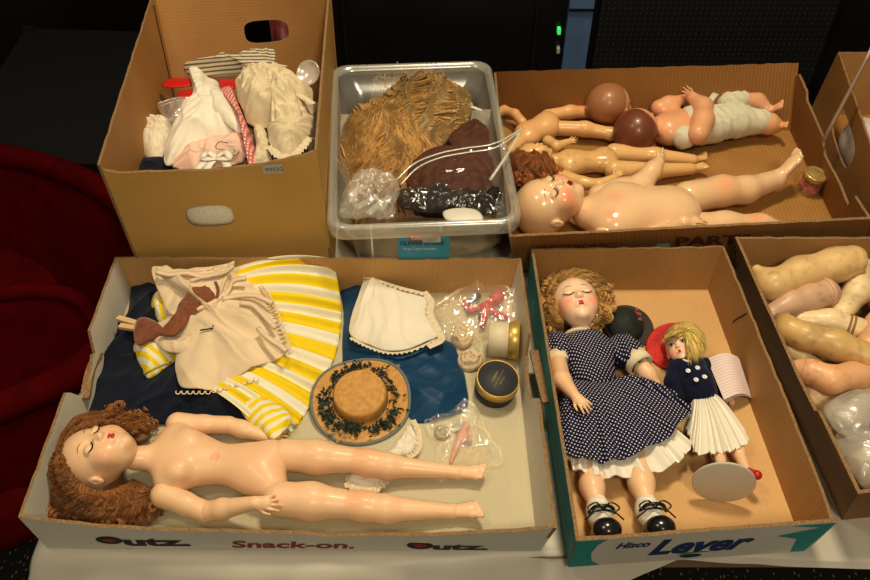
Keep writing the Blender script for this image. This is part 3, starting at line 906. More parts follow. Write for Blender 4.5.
def head(root, c, up, face, size, skn, eyes='closed', blush=.5, width=1.0, hairpaint=None, ears=True, mouth='closed',
         neck=.16, brow=True, cell=None, baby=False, plain=False):
    M = frame(c, up, face, size)
    s = Sdf(); w = width
    s.ell((0, -.06, .10), (.385 * w, .44, .40))
    s.ell((0, .10, -.17), (.285 * w, .28, .33), k=.12)
    for q in (-1, 1): s.ell((q * .165 * w, .22, -.17), (.13, .13, .14) if not baby else (.16, .16, .16), k=.10)
    s.ell((0, .27, -.40), (.085, .075, .07), k=.09)
    s.cap((0, .345, .02), (0, .41, -.11), .028, .045, k=.05)
    for q in (-1, 1): s.ell((q * .035, .395, -.125), (.03, .03, .025), k=.02)
    for q in (-1, 1): s.ell((q * .15 * w, .43, .01), (.095, .07, .06), k=.06, sub=True)
    for q in (-1, 1): s.ell((q * .15 * w, .315, .005), (.088, .065, .06), k=.015)
    s.ell((0, .355, -.25), (.085, .045, .05), k=.05)
    if ears:
        for q in (-1, 1):
            s.ell((q * .375 * w, -.02, -.07), (.035, .065, .095), k=.03)
            s.ell((q * .42 * w, .0, -.06), (.03, .03, .05), k=.01, sub=True)
    if neck: s.cap((0, -.06, -.35), (0, -.07, -.60), neck, neck * .95, k=.06)
    if plain: s.p = s.p[:2] + [p for p in s.p[2:] if False]
    def colf(V):
        c = np.ones((len(V), 3))
        for q in (-1, 1):
            d = np.linalg.norm((V - [q * .21 * w, .30, -.19]) / [.13, .2, .11], axis=1)
            k = np.clip(np.exp(-d * d * 1.2) * blush, 0, 1)[:, None]
            c = c * (1 - k) + k * np.array([1.05, .42, .36])
        if hairpaint is not None:
            hl = .13 + .06 * np.cos(V[:, 0] * 7) - .0 * V[:, 2]
            k = np.clip((hl - V[:, 1] + .55 * (V[:, 2] - .16)) * 14, 0, 1) * np.clip((V[:, 2] + .30) * 12, 0, 1)
            k = k[:, None] * (np.abs(V[:, :1]) < .5)
            c = c * (1 - k) + k * np.array(hairpaint)
        return c
    o = sobj('head', s, cell / size if cell else 1 / 74, skn, root, colf, M)
    def surf(x, z):
        ys = np.linspace(.7, -.1, 161); P = np.stack([x + 0 * ys, ys, z + 0 * ys], 1); v = s.val(P)
        i = np.argmax(v < 0); return ys[i]
    if plain: return o, M, surf
    def arc(pts, r, n=14, out=.008):
        P = smoothpath([np.array([x, surf(x, z) + out, z]) for x, z in pts], n)
        rr = r * (.35 + .65 * np.sin(np.linspace(.25, 2.9, n)))
        return tube(xf(M, P), rr * size, 6)
    for q in (-1, 1):
        e = q * .15 * w
        if eyes == 'closed':
            z0 = -.035
            m_ = MB(); m_.add(*arc([(e - .08, z0 + .03), (e - .04, z0 - .003), (e, z0 - .012), (e + .04, z0 - .003), (e + .08, z0 + .03)], .010))
            for t in np.linspace(-.07, .07, 8):
                z1 = z0 - .006 + 5 * t * t; y = surf(e + t, z1)
                P = [(e + t, y + .005, z1), (e + t * 1.2, y + .03, z1 - .02), (e + t * 1.4, y + .05, z1 - .022)]
                m_.add(*tube(xf(M, np.array(P)), [.0035 * size, .003 * size, .0015 * size], 4))
            m_.build('eyelashes', LASH, o)
        else:
            sd = Sdf(); sd.ell((e, .335, .0), (.066, .06, .046)); sobj('eyeball', sd, .009, EYEW, o, M=M)
            ye = .335 + .058; g = eyes if isinstance(eyes, tuple) else (0, 0)
            V, Fc = lathe([(0, .006), (.036, .004), (.038, -.006)], 18, (e + g[0], ye - .004, g[1] + .004), (0, 1, 0)); m_ = MB(); m_.add(xf(M, V), Fc); m_.build('iris', IRIS, o)
            V, Fc = lathe([(0, .009), (.018, .008), (.018, -.004)], 14, (e + g[0], ye - .003, g[1] + .004), (0, 1, 0)); m_ = MB(); m_.add(xf(M, V), Fc); m_.build('pupil', PUP, o)
            m_ = MB(); m_.add(*arc([(e - .075, .03), (e - .03, .062), (e + .03, .062), (e + .075, .03)], .014, out=.012)); m_.build('eyelashes', LASH, o)
        if brow:
            m_ = MB(); m_.add(*arc([(e - q * .07, .115), (e, .14), (e + q * .09, .11)], .0075, out=.001)); m_.build('eyebrow', BROW, o)
    if mouth == 'closed':
        sd = Sdf(); y = surf(0, -.25)
        for q in (-1, 1): sd.cap((q * .012, y - .005, -.225), (q * .065, y - .030, -.243), .02, .008, k=.01)
        sd.ell((0, y - .006, -.268), (.045, .022, .021), k=.01)
        sobj('lips', sd, .0075, LIP, o, M=M)
    elif mouth == 'open':
        sd = Sdf(); y = surf(0, -.25); sd.ell((0, y - .006, -.25), (.06, .02, .028)); sobj('mouth', sd, .007, mat('dark mouth', (.16, .01, .01), .4), o, M=M)
        sd = Sdf(); 
        for q in (-1, 1): sd.cap((q * .01, y - .0, -.222), (q * .06, y - .03, -.238), .014, .007, k=.01)
        sd.ell((0, y - .0, -.283), (.045, .018, .013), k=.01); sobj('lips', sd, .0075, LIP, o, M=M)
    return o, M, surf


def hand(s, w, d, palm, size, curl=.5, thumb=1, k=.0, spread=.14, fat=1.0):
    """adds palm, four fingers and a thumb to s; palm = direction the palm faces"""
    d = np.array(d, float); d /= np.linalg.norm(d); z = np.array(palm, float); z -= d * z.dot(d); z /= np.linalg.norm(z)
    y = np.cross(z, d) * thumb; w = np.array(w, float)
    def P(a, b, c): return w + size * (d * a + y * b + z * c)
    rot = np.stack([d, y, z], 1)
    s.ell(P(.25, 0, 0), np.array([.30, .205, .115]) * size, rot, k=.10 * size)
    for i, L in enumerate([.38, .43, .39, .30]):
        b = .165 - .108 * i; a0 = .44 - .03 * abs(i - 1.3)
        sp = spread * (1.4 - i); c1 = curl * (.5 + .12 * i); c2 = curl * (1.25 + .15 * i)
        p0 = P(a0, b, .0)
        v1 = d * math.cos(c1) * math.cos(sp) + y * math.sin(sp) + z * math.sin(c1); p1 = p0 + v1 * L * .52 * size
        v2 = d * math.cos(c2) * math.cos(sp) + y * math.sin(sp) + z * math.sin(c2); p2 = p1 + v2 * L * .48 * size
        s.cap(p0, p1, .056 * size * fat, .05 * size * fat, k=.03 * size); s.cap(p1, p2, .05 * size * fat, .04 * size * fat, k=.012 * size)
    s.cap(P(.12, .14, .02), P(.32, .29, .07), .07 * size, .058 * size, k=.06 * size)
    s.cap(P(.32, .29, .07), P(.48, .33, .12), .056 * size * fat, .042 * size * fat, k=.01 * size)


def toes(s, p, d, up, size, side=1):
    """foot stretched along d from the ankle p; up = instep side"""
    d = np.array(d, float); d /= np.linalg.norm(d); z = np.array(up, float); z -= d * z.dot(d); z /= np.linalg.norm(z)
    y = np.cross(z, d) * side; p = np.array(p, float); P = lambda a, b, c: p + size * (d * a + y * b + z * c)
    s.ell(P(-.02, 0, -.06), (size * .17,) * 3, k=.1 * size)
    s.ell(P(.36, 0, -.02), np.array([.36, .19, .13]) * size, np.stack([d, y, z], 1), k=.14 * size)
    s.ell(P(.58, 0, -.02), np.array([.20, .225, .10]) * size, np.stack([d, y, z], 1), k=.08 * size)
    for i in range(5):
        b = .17 - .085 * i; r = (.072, .052, .05, .046, .042)[i] * size
        s.cap(P(.70, b, 0), P(.84 - .04 * abs(i - .6), b * 1.08, .02), r, r * .95, k=.014 * size)


def limb(root, name, pts, rs, skn, cell=.0016, k=None, extra=None, col=None, parent=None, blushes=()):
    s = Sdf(); s.chain(pts, rs, k=k if k is not None else min(rs) * .8)
    if extra: extra(s)
    def colf(V):
        c = np.ones((len(V), 3))
        for p, r, a in blushes:
            kk = (np.exp(-((V - np.array(p)) ** 2).sum(1) / r ** 2) * a)[:, None]; c = c * (1 - kk) + kk * np.array([1.05, .62, .5])
        return c
    return sobj(name, s, cell, skn, parent or root, colf)


def pp(L): return [W(*q) for q in L]


def fanhair(root, cpx, table, n, m, z_floor, r=.0008, amp=.004, freq=4, seed=3, name='hair', lift=.02, ztip=.004, inner=.72, parent=None, zc=.05, fall=.9, clump=None):
    """table: (angle deg in the picture, root radius px, outer radius px, root z). Locks run outward and down."""
    rg = np.random.default_rng(seed)
    T = np.array(table, float); a = rg.uniform(T[0, 0], T[-1, 0], n)
    rr = np.interp(a, T[:, 0], T[:, 1]); ro = np.interp(a, T[:, 0], T[:, 2]); zr = np.interp(a, T[:, 0], T[:, 3])
    f = rg.uniform(inner, 1.0, n); roots = []; mids = []; ends = []
    lay = rg.random(n)
    for i in range(n):
        ca, sa = math.cos(R(a[i])), -math.sin(R(a[i])); da = rg.normal(0, 6)
        r0 = rr[i] * (1 - .12 * rg.random()); z0 = zr[i]
        p0 = W(cpx[0] + ca * r0, cpx[1] + sa * r0, z0)
        ca2, sa2 = math.cos(R(a[i] + da)), -math.sin(R(a[i] + da))
        r1 = rr[i] + (ro[i] - rr[i]) * f[i]
        z1 = z_floor + ztip + (1 - f[i]) / (1 - inner + 1e-6) * fall * max(zr[i] - z_floor, .01) * lay[i]
        p1 = W(cpx[0] + ca2 * r1, cpx[1] + sa2 * r1, z1)
        rm = rr[i] + (ro[i] - rr[i]) * .5 * f[i]
        pm = W(cpx[0] + ca * rm, cpx[1] + sa * rm, max(z0, z1) + lift * (lay[i] - .2))
        roots.append(p0); mids.append(pm); ends.append(p1)
    return locks(name, np.array(roots), np.array(mids), np.array(ends), m, parent or root, r=r, amp=amp, freq=freq, seed=seed, floor=z_floor, clump=clump)


def curls(m, root, spots, r=.0045, th=.0011, name='curl', seed=0, stretch=(1, 1, 1), turns=3.0):
    """ringlets of wound strands joined in one mesh per call"""
    rg = np.random.default_rng(seed); q = MB()
    for c, ax in spots:
        ax = np.array(ax, float); ax /= np.linalg.norm(ax); a = np.cross(ax, (0.1, .3, 1.0)); a /= np.linalg.norm(a); b = np.cross(ax, a)
        L = r * 3.2; t = np.linspace(0, 1, 26)
        for s_ in range(7):
            p0 = rg.random() * .6; rr = r * (.55 + .5 * rg.random())
            prof = rr * (.6 + .4 * np.sin(np.pi * t))
            P = np.array(c) + ax * ((t - .5) * L)[:, None] + prof[:, None] * (np.cos(2 * np.pi * turns * t + p0 * 6.28)[:, None] * a + np.sin(2 * np.pi * turns * t + p0 * 6.28)[:, None] * b)
            q.add(*tube(P, th * (.5 + .5 * np.sin(np.pi * t)), 5))
    V = np.vstack(q.V)
    return mobj(name, V, q.F, m, root, col=np.ones((len(V), 3)) * (.8 + .4 * rng.random((len(V), 1))) if False else np.ones((len(V), 3)))


def fabric(name, c, weave=900, wr=.3, rough=.85, var=.06, scale=40, sheen=.1, dark=None):
    return mat(name, c, rough, var, scale, bump=wr, bscale=weave, spec=.2, sheen=sheen, dark=dark)


def uvpat(name, kind, c1, c2, sc=(1, 1), thr=.5, rough=.8, coords='UV', off=(0, 0), rot=0):
    """stripes or dots"""
    m, nt, b = nodes(name); L = nt.links.new
    src = nt.nodes.new('ShaderNodeUVMap').outputs[0] if coords == 'UV' else nt.nodes.new('ShaderNodeTexCoord').outputs['Object']
    mp = nt.nodes.new('ShaderNodeMapping'); mp.inputs['Scale'].default_value = (sc[0], sc[1], 0 if kind == 'dots' else 1); mp.inputs['Location'].default_value = (off[0], off[1], 0)
    mp.inputs['Rotation'].default_value = (0, 0, rot)
    L(src, mp.inputs['Vector'])
    mix = nt.nodes.new('ShaderNodeMix'); mix.data_type = 'RGBA'; mix.inputs['A'].default_value = (*c1, 1); mix.inputs['B'].default_value = (*c2, 1)
    if kind == 'dots':
        vo = nt.nodes.new('ShaderNodeTexVoronoi'); vo.inputs['Scale'].default_value = 1; vo.inputs['Randomness'].default_value = 0
        L(mp.outputs[0], vo.inputs['Vector']); src2 = vo.outputs['Distance']; op = 'LESS_THAN'
    else:
        sx = nt.nodes.new('ShaderNodeSeparateXYZ'); L(mp.outputs[0], sx.inputs[0])
        fr = nt.nodes.new('ShaderNodeMath'); fr.operation = 'FRACT'; L(sx.outputs[0], fr.inputs[0]); src2 = fr.outputs[0]; op = 'GREATER_THAN'
    lt = nt.nodes.new('ShaderNodeMath'); lt.operation = op; lt.inputs[1].default_value = thr; L(src2, lt.inputs[0])
    L(lt.outputs[0], mix.inputs['Factor'])
    n = nt.nodes.new('ShaderNodeTexNoise'); n.inputs['Scale'].default_value = 60
    tc = nt.nodes.new('ShaderNodeTexCoord'); L(tc.outputs['Object'], n.inputs['Vector'])
    m2 = nt.nodes.new('ShaderNodeMix'); m2.data_type = 'RGBA'; m2.blend_type = 'MULTIPLY'; m2.inputs['Factor'].default_value = .35
    L(mix.outputs['Result'], m2.inputs['A']); L(n.outputs['Color'], m2.inputs['B']); 
    hs = nt.nodes.new('ShaderNodeHueSaturation'); hs.inputs['Value'].default_value = 1.15; hs.inputs['Saturation'].default_value = 1.0; L(m2.outputs['Result'], hs.inputs['Color'])
    mm = nt.nodes.new('ShaderNodeMix'); mm.data_type = 'RGBA'; mm.blend_type = 'MIX'; mm.inputs['Factor'].default_value = .75
    L(mix.outputs['Result'], mm.inputs['B']); L(hs.outputs[0], mm.inputs['A'])
    L(mm.outputs['Result'], b.inputs['Base Color']); b.inputs['Roughness'].default_value = rough; b.inputs['Specular IOR Level'].default_value = .2
    MATS[name] = m
    return m


def hairm(name, c, dark): return mat(name, c, .42, .2, 90, spec=.45, attr=True, dark=dark, sheen=.1)
AUB = hairm('auburn hair', (.44, .185, .045), (.20, .075, .018)); BLD = hairm('golden blond hair', (.72, .45, .15), (.42, .23, .06))
YLW = hairm('yellow blond hair', (.98, .72, .27), (.76, .50, .15)); WIGM = hairm('straw blond wig hair', (.80, .53, .20), (.40, .23, .07))
RST = hairm('rusty hair', (.50, .19, .05), (.26, .08, .02))
# ================================================================ things in the snack tray
F0 = .005
NAVY = fabric('navy cotton', (.010, .014, .030), 600, .3, .8, .2, 12)
YEL = uvpat('yellow striped cotton', 'stripe', (.80, .76, .60), (.82, .62, .02), (9.5, 1), .46)
YEL2 = uvpat('yellow striped sleeve cotton', 'stripe', (.80, .76, .60), (.82, .62, .02), (85, 1), .5)
BEIGE = fabric('old beige silk', (.76, .61, .42), 500, .15, .6, .12, 18, sheen=.3)
BEIGE2 = fabric('cream ribbon', (.80, .65, .46), 500, .1, .5)
# --- navy dress
o = cloth('navy_dress', [(76, 418), (84, 396), (97, 365), (106, 340), (118, 322), (128, 312), (133, 290), (147, 274), (160, 282), (178, 320), (215, 370), (245, 405), (262, 424), (225, 424), (190, 424), (160, 426), (120, 426), (92, 423)],
          F0 + .001, .016, NAVY, center=(150, 370), wr=.007, wf=26, nr=50, nt=200, seed=2, wdir=.8, wst=.6)
tag(o, 'crumpled navy blue doll dress beneath the yellow striped skirt', 'dress')
# --- yellow striped dress: flared skirt
ys = thing('striped_dress', 'yellow and white striped doll dress with wide flared skirt, under the beige blouse', 'dress', W(250, 340, F0))
zY = .020
A = [W(232, 268, .055), W(218, 290, .045)] + [W(*p, zY + .012) for p in [ (210, 315), (207, 340), (207, 365), (205, 386)]]
Bp = [W(327, 253, .077), W(335, 266, .058), W(339, 288, .036)] + [W(*p, zY) for p in [(341, 310), (338, 336), (330, 362), (318, 386), (303, 410), (290, 427), (274, 439)]]
G, Fc, uv = strip(A, Bp, 260, 26)
t = np.linspace(0, 1, 26)[:, None]; u = np.linspace(0, 1, 260)[None]
G[..., 2] += .0045 * t ** 1.4 * np.sin(u * 2 * np.pi * 19 + 1.2 * np.sin(u * 17)) * (1 + .5 * np.sin(u * 23)) + .010 * np.sin(np.pi * t) * (1 + .3 * np.sin(u * 9)) - .012 * t ** 3
G[..., 2] = np.maximum(G[..., 2], F0 + .002)
G[-1, :, :2] += 0
rim = G[-1].copy(); rim[:, 2] = np.maximum(rim[:, 2] - .006, F0); Vv = np.vstack([G.reshape(-1, 3), rim]); n0 = 26 * 260
Fc = Fc + [[n0 - 260 + j, n0 + j, n0 + j + 1, n0 - 260 + j + 1] for j in range(259)]
uvx = np.vstack([uv, uv[n0 - 260:]])
mobj('skirt', Vv, Fc, YEL, ys, uv=uvx)
V, Fc, uvs = cloth('x', [(133, 348), (140, 339), (155, 334), (170, 340), (180, 352), (172, 364), (152, 377), (144, 374)], .022, .018, YEL2, raw=True, wr=.002, uvang=1.0, center=(156, 354), nt=80)
mobj('sleeve', V, Fc, YEL2, ys, uv=uvs)
q = MB(); P = smoothpath([W(144, 374, .026), W(150, 371, .034), W(160, 366, .034), (W(171, 362, .027))], 16); q.tube(P, .0016, 6); q.build('cuff', fabric('yellowed cuff', (.5, .42, .12)), ys)
V, Fc, uvs = cloth('x', [(152, 300), (158, 293), (170, 290), (180, 300), (176, 318), (160, 322), (152, 312)], .022, .018, YEL2, raw=True, wr=.002, uvang=.3, center=(165, 306), nt=60)
mobj('sleeve', V, Fc, YEL2, ys, uv=uvs)
V, Fc, uvs = cloth('x', [(240, 402), (262, 398), (284, 408), (292, 420), (284, 432), (274, 440), (262, 432), (245, 418)], .024, .010, YEL2, raw=True, wr=.003, uvang=-.9, center=(266, 417), nt=80)
mobj('hem_fold', V, Fc, YEL2, ys, uv=uvs)

# --- beige blouse
bl = thing('beige_blouse', 'faded beige silk doll blouse with cream ribbon trim on top of the yellow dress', 'blouse', W(215, 330, .03))
V, Fc, uvs = cloth('x', [(152, 269, .065), (165, 268, .066), (180, 272, .06), (202, 270, .062), (225, 266, .066), (235, 264, .068), (236, 274, .055), (252, 280, .045), (270, 290), (275, 303), (277, 318), (282, 332), (286, 352), (262, 366), (232, 382), (210, 391), (184, 390), (176, 374), (176, 352), (166, 340), (166, 322), (164, 300), (157, 285)],
           .034, .014, BEIGE, raw=True, center=(215, 325), wr=.0062, wf=26, nr=60, nt=240, seed=5, wdir=-.5, wst=.45, fold=1, foldn=9, foldamp=.0022)
mobj('body_panel', V, Fc, BEIGE, bl, uv=uvs)
V, Fc, uvs = cloth('x', [(150, 330), (160, 322), (180, 318), (202, 322), (206, 336), (196, 350), (180, 354), (160, 348)], .045, .012, BEIGE, raw=True, center=(178, 336), wr=.003, wf=60, nt=120, seed=8, lift=lambda s: -.010 * (1 - s ** 2) ** 2)
mobj('sleeve', V, Fc, BEIGE, bl, uv=uvs)
V, Fc, uvs = cloth('x', [(152, 269, .07), (175, 270, .07), (205, 271, .07), (228, 266, .072), (222, 285, .055), (205, 300), (190, 310), (172, 315), (162, 300)], .046, .006, BEIGE, raw=True, center=(188, 288), wr=.003, wf=50, nt=120, seed=18)
mobj('sleeve', V, Fc, BEIGE, bl, uv=uvs)
for pts in ([(156, 271), (170, 274), (186, 272), (205, 276), (226, 268)], [(190, 280), (202, 276), (222, 272), (233, 265)], [(222, 297), (228, 290), (233, 280), (246, 277)], [(222, 298), (238, 295), (255, 295), (272, 302)],
            [(240, 302), (252, 304), (262, 313), (275, 327)], [(258, 327), (268, 337), (280, 345), (286, 350)], [(196, 308), (212, 302), (225, 292)]):
    q = MB(); P = [W(a, b_, .062 + max(0, 290 - b_) * .0009) for a, b_ in pts]; q.add(*ribbon(P, .0065, n=20, th=.004)); q.build('ribbon_trim', BEIGE2, bl)
q = MB(); q.add(*ribbon([W(200, 330, .062), W(212, 328, .063), W(213, 325, .063)], .002, n=8)); q.build('dark_slit', DKG, bl)
# lace rows along the hem: scalloped picots
q = MB()
for k in range(26):
    a = k / 25; c = W(252 + 34 * a, 281 + 70 * a - 12 * math.sin(math.pi * a), .050)
    q.tube(smoothpath([c + [0, 0, 0], c + [.005, .003, .002], c + [.008, -.001, 0], c + [.004, -.005, 0]], 8), .0011, 5)
q.build('lace_edge', BEIGE2, bl); q = MB()
for k in range(14):
    c = W(176 + 6 * k, 391 - (0 if k < 5 else (k - 5) * 1.6), .040)
    q.tube(smoothpath([c, c + [.001, -.004, 0], c + [.005, -.004, -.001], c + [.006, 0, 0]], 8), .0009, 5)
q.build('hem_lace', BEIGE2, bl)

# --- brown stocking
STK = fabric('rust brown nylon', (.25, .085, .035), 700, .2, .5, .2, 60, sheen=.4)
sk_ = thing('stocking', 'x', 'stocking', W(180, 315, .05))
V, Fc, uvs = cloth('x', [(200, 284), (208, 281), (216, 282), (217, 296), (209, 303), (198, 309), (190, 319), (182, 330), (172, 336), (160, 334), (167, 325), (174, 317), (180, 304), (189, 292)], .060, .006, STK, raw=True, center=(188, 308), wr=.0022, wf=60, nt=110, seed=44)
mobj('leg_section', V, Fc, STK, sk_, uv=uvs)
V, Fc, uvs = cloth('x', [(136, 323), (144, 318), (153, 320), (162, 327), (172, 334), (160, 338), (148, 341), (138, 345), (134, 338)], .048, .007, STK, raw=True, center=(151, 331), wr=.0022, wf=60, nt=100, seed=45)
mobj('foot_section', V, Fc, STK, sk_, uv=uvs)
q = MB(); q.add(*ribbon([W(215, 281, .067), W(218, 289, .067), W(217, 297, .066)], .004, n=10)); q.build('welt', STK, sk_)
o = sk_
tag(o, 'crumpled rust brown doll stocking lying across the beige blouse', 'stocking')
# --- clothespin
WOOD = mat('pale pine wood', (.70, .50, .26), .6, .12, 60, stretch=(1, 12, 12), bump=.1)
cp = thing('clothespin', 'pale wooden clothespin by the brown stocking', 'clothespin', W(132, 325, .035))
for (x0, y0, x1, y1) in ((118, 318, 152, 328), (120, 326, 152, 331)):
    a, b_ = W(x0, y0, .040), W(x1, y1, .048); d = b_ - a; d /= np.linalg.norm(d); u = np.cross([0, 0, 1], d); w_ = np.cross(d, u)
    rot = np.stack([d, u, w_], 1); L_ = np.linalg.norm(b_ - a)
    q = MB(); q.box((a + b_) / 2, (L_, .008, .005), rot); q.build('prong', WOOD, cp, smooth=False)

# --- blue skirt
BLUE = fabric('blue satin', (.005, .055, .13), 500, .1, .42, .15, 10, sheen=.2)
o = cloth('blue_skirt', [(338, 277), (350, 274), (362, 279), (372, 300), (400, 325), (432, 338), (452, 345), (460, 362), (466, 385), (468, 406), (446, 419), (414, 422), (398, 400), (368, 385), (345, 372), (342, 350), (344, 310)],
          F0 + .001, .014, BLUE, center=(395, 358), wr=.004, wf=20, nr=44, nt=200, seed=12, wdir=-.9, wst=.5, fold=1, foldn=7, foldamp=.002)
tag(o, 'plain dark blue satin doll skirt beside the straw hat', 'skirt')
# --- white bloomers
WH = fabric('white cotton', (.80, .74, .62), 700, .2, .85, .05, 20); LACE = fabric('cream lace', (.76, .66, .48), 300, .6, .9, .15, 300)
wb = thing('white_bloomers', 'white doll bloomers with cream lace leg edge on the blue skirt', 'bloomers', W(390, 315, .025))
V, Fc, uvs = cloth('x', [(366, 276), (376, 279), (388, 284), (405, 287), (421, 292), (428, 300), (426, 314), (438, 336), (425, 343), (408, 350), (386, 352), (368, 345), (351, 337), (350, 322), (357, 300)],
           .029, .012, WH, raw=True, center=(390, 318), wr=.0034, wf=26, nr=40, nt=180, seed=22, wdir=1.2, wst=.6)
mobj('body_panel', V, Fc, WH, wb, uv=uvs)
def lacestrip(pts, z, w, m, parent, n=120, sc=46, name='lace_edge', amp=.0016):
    P = smoothpath([W(a, b_, z) for a, b_ in pts], n); T = np.gradient(P, axis=0); T /= np.linalg.norm(T, axis=1, keepdims=True)
    s_ = np.cross(T, [0, 0, 1.0]); L = np.linalg.norm(np.diff(P, axis=0), axis=1).sum(); t = np.linspace(0, L, n)
    rows = []
    for v in np.linspace(-.5, .5, 6):
        ww = w * v * (1 + .22 * np.abs(np.sin(t * 300)) * (v > 0)); Q = P + s_ * ww[:, None]; Q[:, 2] += amp * np.sin(t * 900 + v * 2) * (v + .5) + .0006; rows.append(Q)
    G = np.array(rows); Fc = [[i * n + j, i * n + j + 1, (i + 1) * n + j + 1, (i + 1) * n + j] for i in range(5) for j in range(n - 1)]
    return mobj(name, G.reshape(-1, 3), Fc, m, parent)
lacestrip([(364, 277), (378, 281), (400, 288), (424, 294)], .036, .006, LACE, wb)
lacestrip([(424, 292), (431, 302), (430, 314), (438, 330), (441, 340), (428, 347)], .032, .010, LACE, wb)
lacestrip([(350, 338), (368, 347), (388, 353), (410, 351), (436, 340)], .031, .004, LACE, wb)

# --- straw hat
STRAW = mat('golden straw', (.62, .36, .11), .6, .3, 160, bump=.3, bscale=500, dark=(.36, .18, .05))
hc = W(361, 403, F0 + .004); ax = np.array([.02, -.20, 1.0]); ax /= np.linalg.norm(ax)
ht = thing('straw_hat', 'wide brimmed straw doll hat with garland of dark leaves and cream flowers', 'hat', hc)
prof = []
def coil(r0, h0, r1, h1, n, amp):
    for i in range(n):
        for k_ in range(4):
            t_ = (i + k_ / 4) / n; b_ = amp * abs(math.sin(math.pi * k_ / 4 + .2)); prof.append((r0 + (r1 - r0) * t_, h0 + (h1 - h0) * t_ + b_))
prof.append((.0005, .028)); coil(.001, .0275, .027, .027, 12, .0011)
for a_ in np.linspace(0, 1.5, 7): prof.append((.027 + .0055 * math.sin(a_), .0215 + .0055 * math.cos(a_)))
for k_ in range(14): prof.append((.0325 + .0015 * k_ / 14 + .0007 * (k_ % 2), .020 - .014 * k_ / 14))
coil(.0355, .006, .060, .003, 13, .0009); prof.append((.061, .0015)); prof.append((.058, .0)); prof.append((.034, .003)); prof.append((.030, .004))
V, Fc = lathe([(a_ * 1.06, b_) for a_, b_ in prof], 72, hc + [0, 0, .004], ax)
d = V - hc; rad = np.hypot(d[:, 0], d[:, 1]); th = np.arctan2(d[:, 1], d[:, 0])
V[:, 2] += np.where(rad > .035, (rad - .035) * (.16 * np.sin(2 * th + .6) + .10 * np.sin(3 * th)), 0)
V[:, 2] = np.maximum(V[:, 2], F0 + .0005)
mobj('straw_body', V, Fc, STRAW, ht)
t_ = np.linspace(0, 2 * np.pi, 73); x = np.cross(ax, (0, 1, 0)); x /= np.linalg.norm(x); y = np.cross(ax, x)
def brimpt(r, a, h):
    p = hc + [0, 0, .004] + ax * h + r * (math.cos(a) * x + math.sin(a) * y); dd = p - hc; tt = math.atan2(dd[1], dd[0]); rr = math.hypot(dd[0], dd[1])
    if rr > .035: p = p + np.array([0, 0, (rr - .035) * (.16 * math.sin(2 * tt + .6) + .10 * math.sin(3 * tt))])
    p[2] = max(p[2], F0 + .002); return p
q = MB(); q.tube([brimpt(.0648, a, .003) for a in t_], .0022, 7); q.build('ribbon_binding', fabric('grey green ribbon', (.20, .23, .20)), ht)
LEAF = mat('dark green leaves', (.05, .075, .05), .7, .3, 200)
rg = np.random.default_rng(5); q = MB()
for k_ in range(900):
    a = rg.uniform(0, 6.283); r_ = rg.normal(.046 + .003 * math.sin(3 * a), .0045); p = brimpt(r_, a, .006 + rg.random() * .006)
    if vnoise(a * 2.2, 3.0) > .25 and rg.random() < .8: continue
    d = rg.normal(size=3); d /= np.linalg.norm(d); e = np.cross(d, rg.normal(size=3)); e /= np.linalg.norm(e); l = .0052 + rg.random() * .003
    q.add([p - d * l * .5, p + e * l * .35, p + d * l * .6, p - e * l * .35], [[0, 1, 2, 3]])
    if k_ % 3 == 0: q.add(*lathe([(.0002, -.001), (.0016, -.0002), (.0013, .001), (.0002, .0016)], 6, p, d))
q.build('leaf_garland', LEAF, ht, kind='stuff')
CRF = mat('cream blossoms', (.62, .50, .32), .7, .2, 100)
for px_, py_ in ((331, 427), (336, 421), (333, 434), (341, 432), (326, 408), (324, 398), (329, 392), (338, 441), (345, 437), (398, 366)):
    p = W(px_, py_, .024); q = MB()
    for j in range(5):
        a = j * 1.2566; q.add(*lathe([(.0001, -.001), (.0014, 0), (.0001, .0012)], 8, p + [.0021 * math.cos(a), .0021 * math.sin(a), 0], (.3 * math.cos(a), .3 * math.sin(a), 1)))
    q.add(*lathe([(.0001, -.001), (.0015, .0004), (.0001, .002)], 8, p + [0, 0, .001], (0, 0, 1))); q.build('blossom', CRF, ht)

# --- lace scraps beside and below the hat
o = cloth('lace_panties', [(398, 440), (408, 428), (414, 422), (418, 435), (417, 448), (408, 456), (390, 462), (365, 470), (345, 478), (352, 486), (372, 490), (388, 478), (380, 462)], F0, .008, WH, center=(388, 462), wr=.003, wf=60, nt=140, seed=31)
tag(o, 'white doll underpants with lace edge tucked beneath the straw hat', 'underpants')
lp = o
o = lacestrip([(346, 482), (356, 488), (370, 491), (382, 484), (390, 478)], F0 + .006, .010, LACE, lp, amp=.002)
o = lacestrip([(413, 420), (419, 434), (418, 450), (408, 458)], F0 + .006, .007, LACE, lp, amp=.002)

# --- round boxes
CREAMB = mat('cream paper drum', (.70, .60, .44), .5, .05, 30); GOLD = mat('worn gold paper', (.60, .42, .12), .35, .2, 60, metal=.45)
BKB = mat('black paper drum', (.022, .022, .026), .45, .2, 60); BKT = mat('slate lid paper', (.055, .058, .068), .55, .25, 40)
rb = thing('round_box', 'small cream drum box with gold lid lying on its side', 'box', W(505, 345, F0))
c = W(489, 339, F0 + .031); a_ = np.array([1, -.10, .04]); a_ /= np.linalg.norm(a_)
q = MB(); q.add(*lathe([(.0001, .0), (.0235, .0), (.0248, .001), (.0248, .034), (.0001, .034)], 40, c, a_)); q.build('drum', CREAMB, rb)
q = MB(); q.add(*lathe([(.0001, .027), (.0262, .027), (.0268, .028), (.0268, .041), (.026, .042), (.0001, .042)], 40, c, a_)); q.build('lid', GOLD, rb)
kb = thing('round_box', 'small round black box with slate lid and gold rim, nearest the tray edge', 'box', W(497, 400, F0))
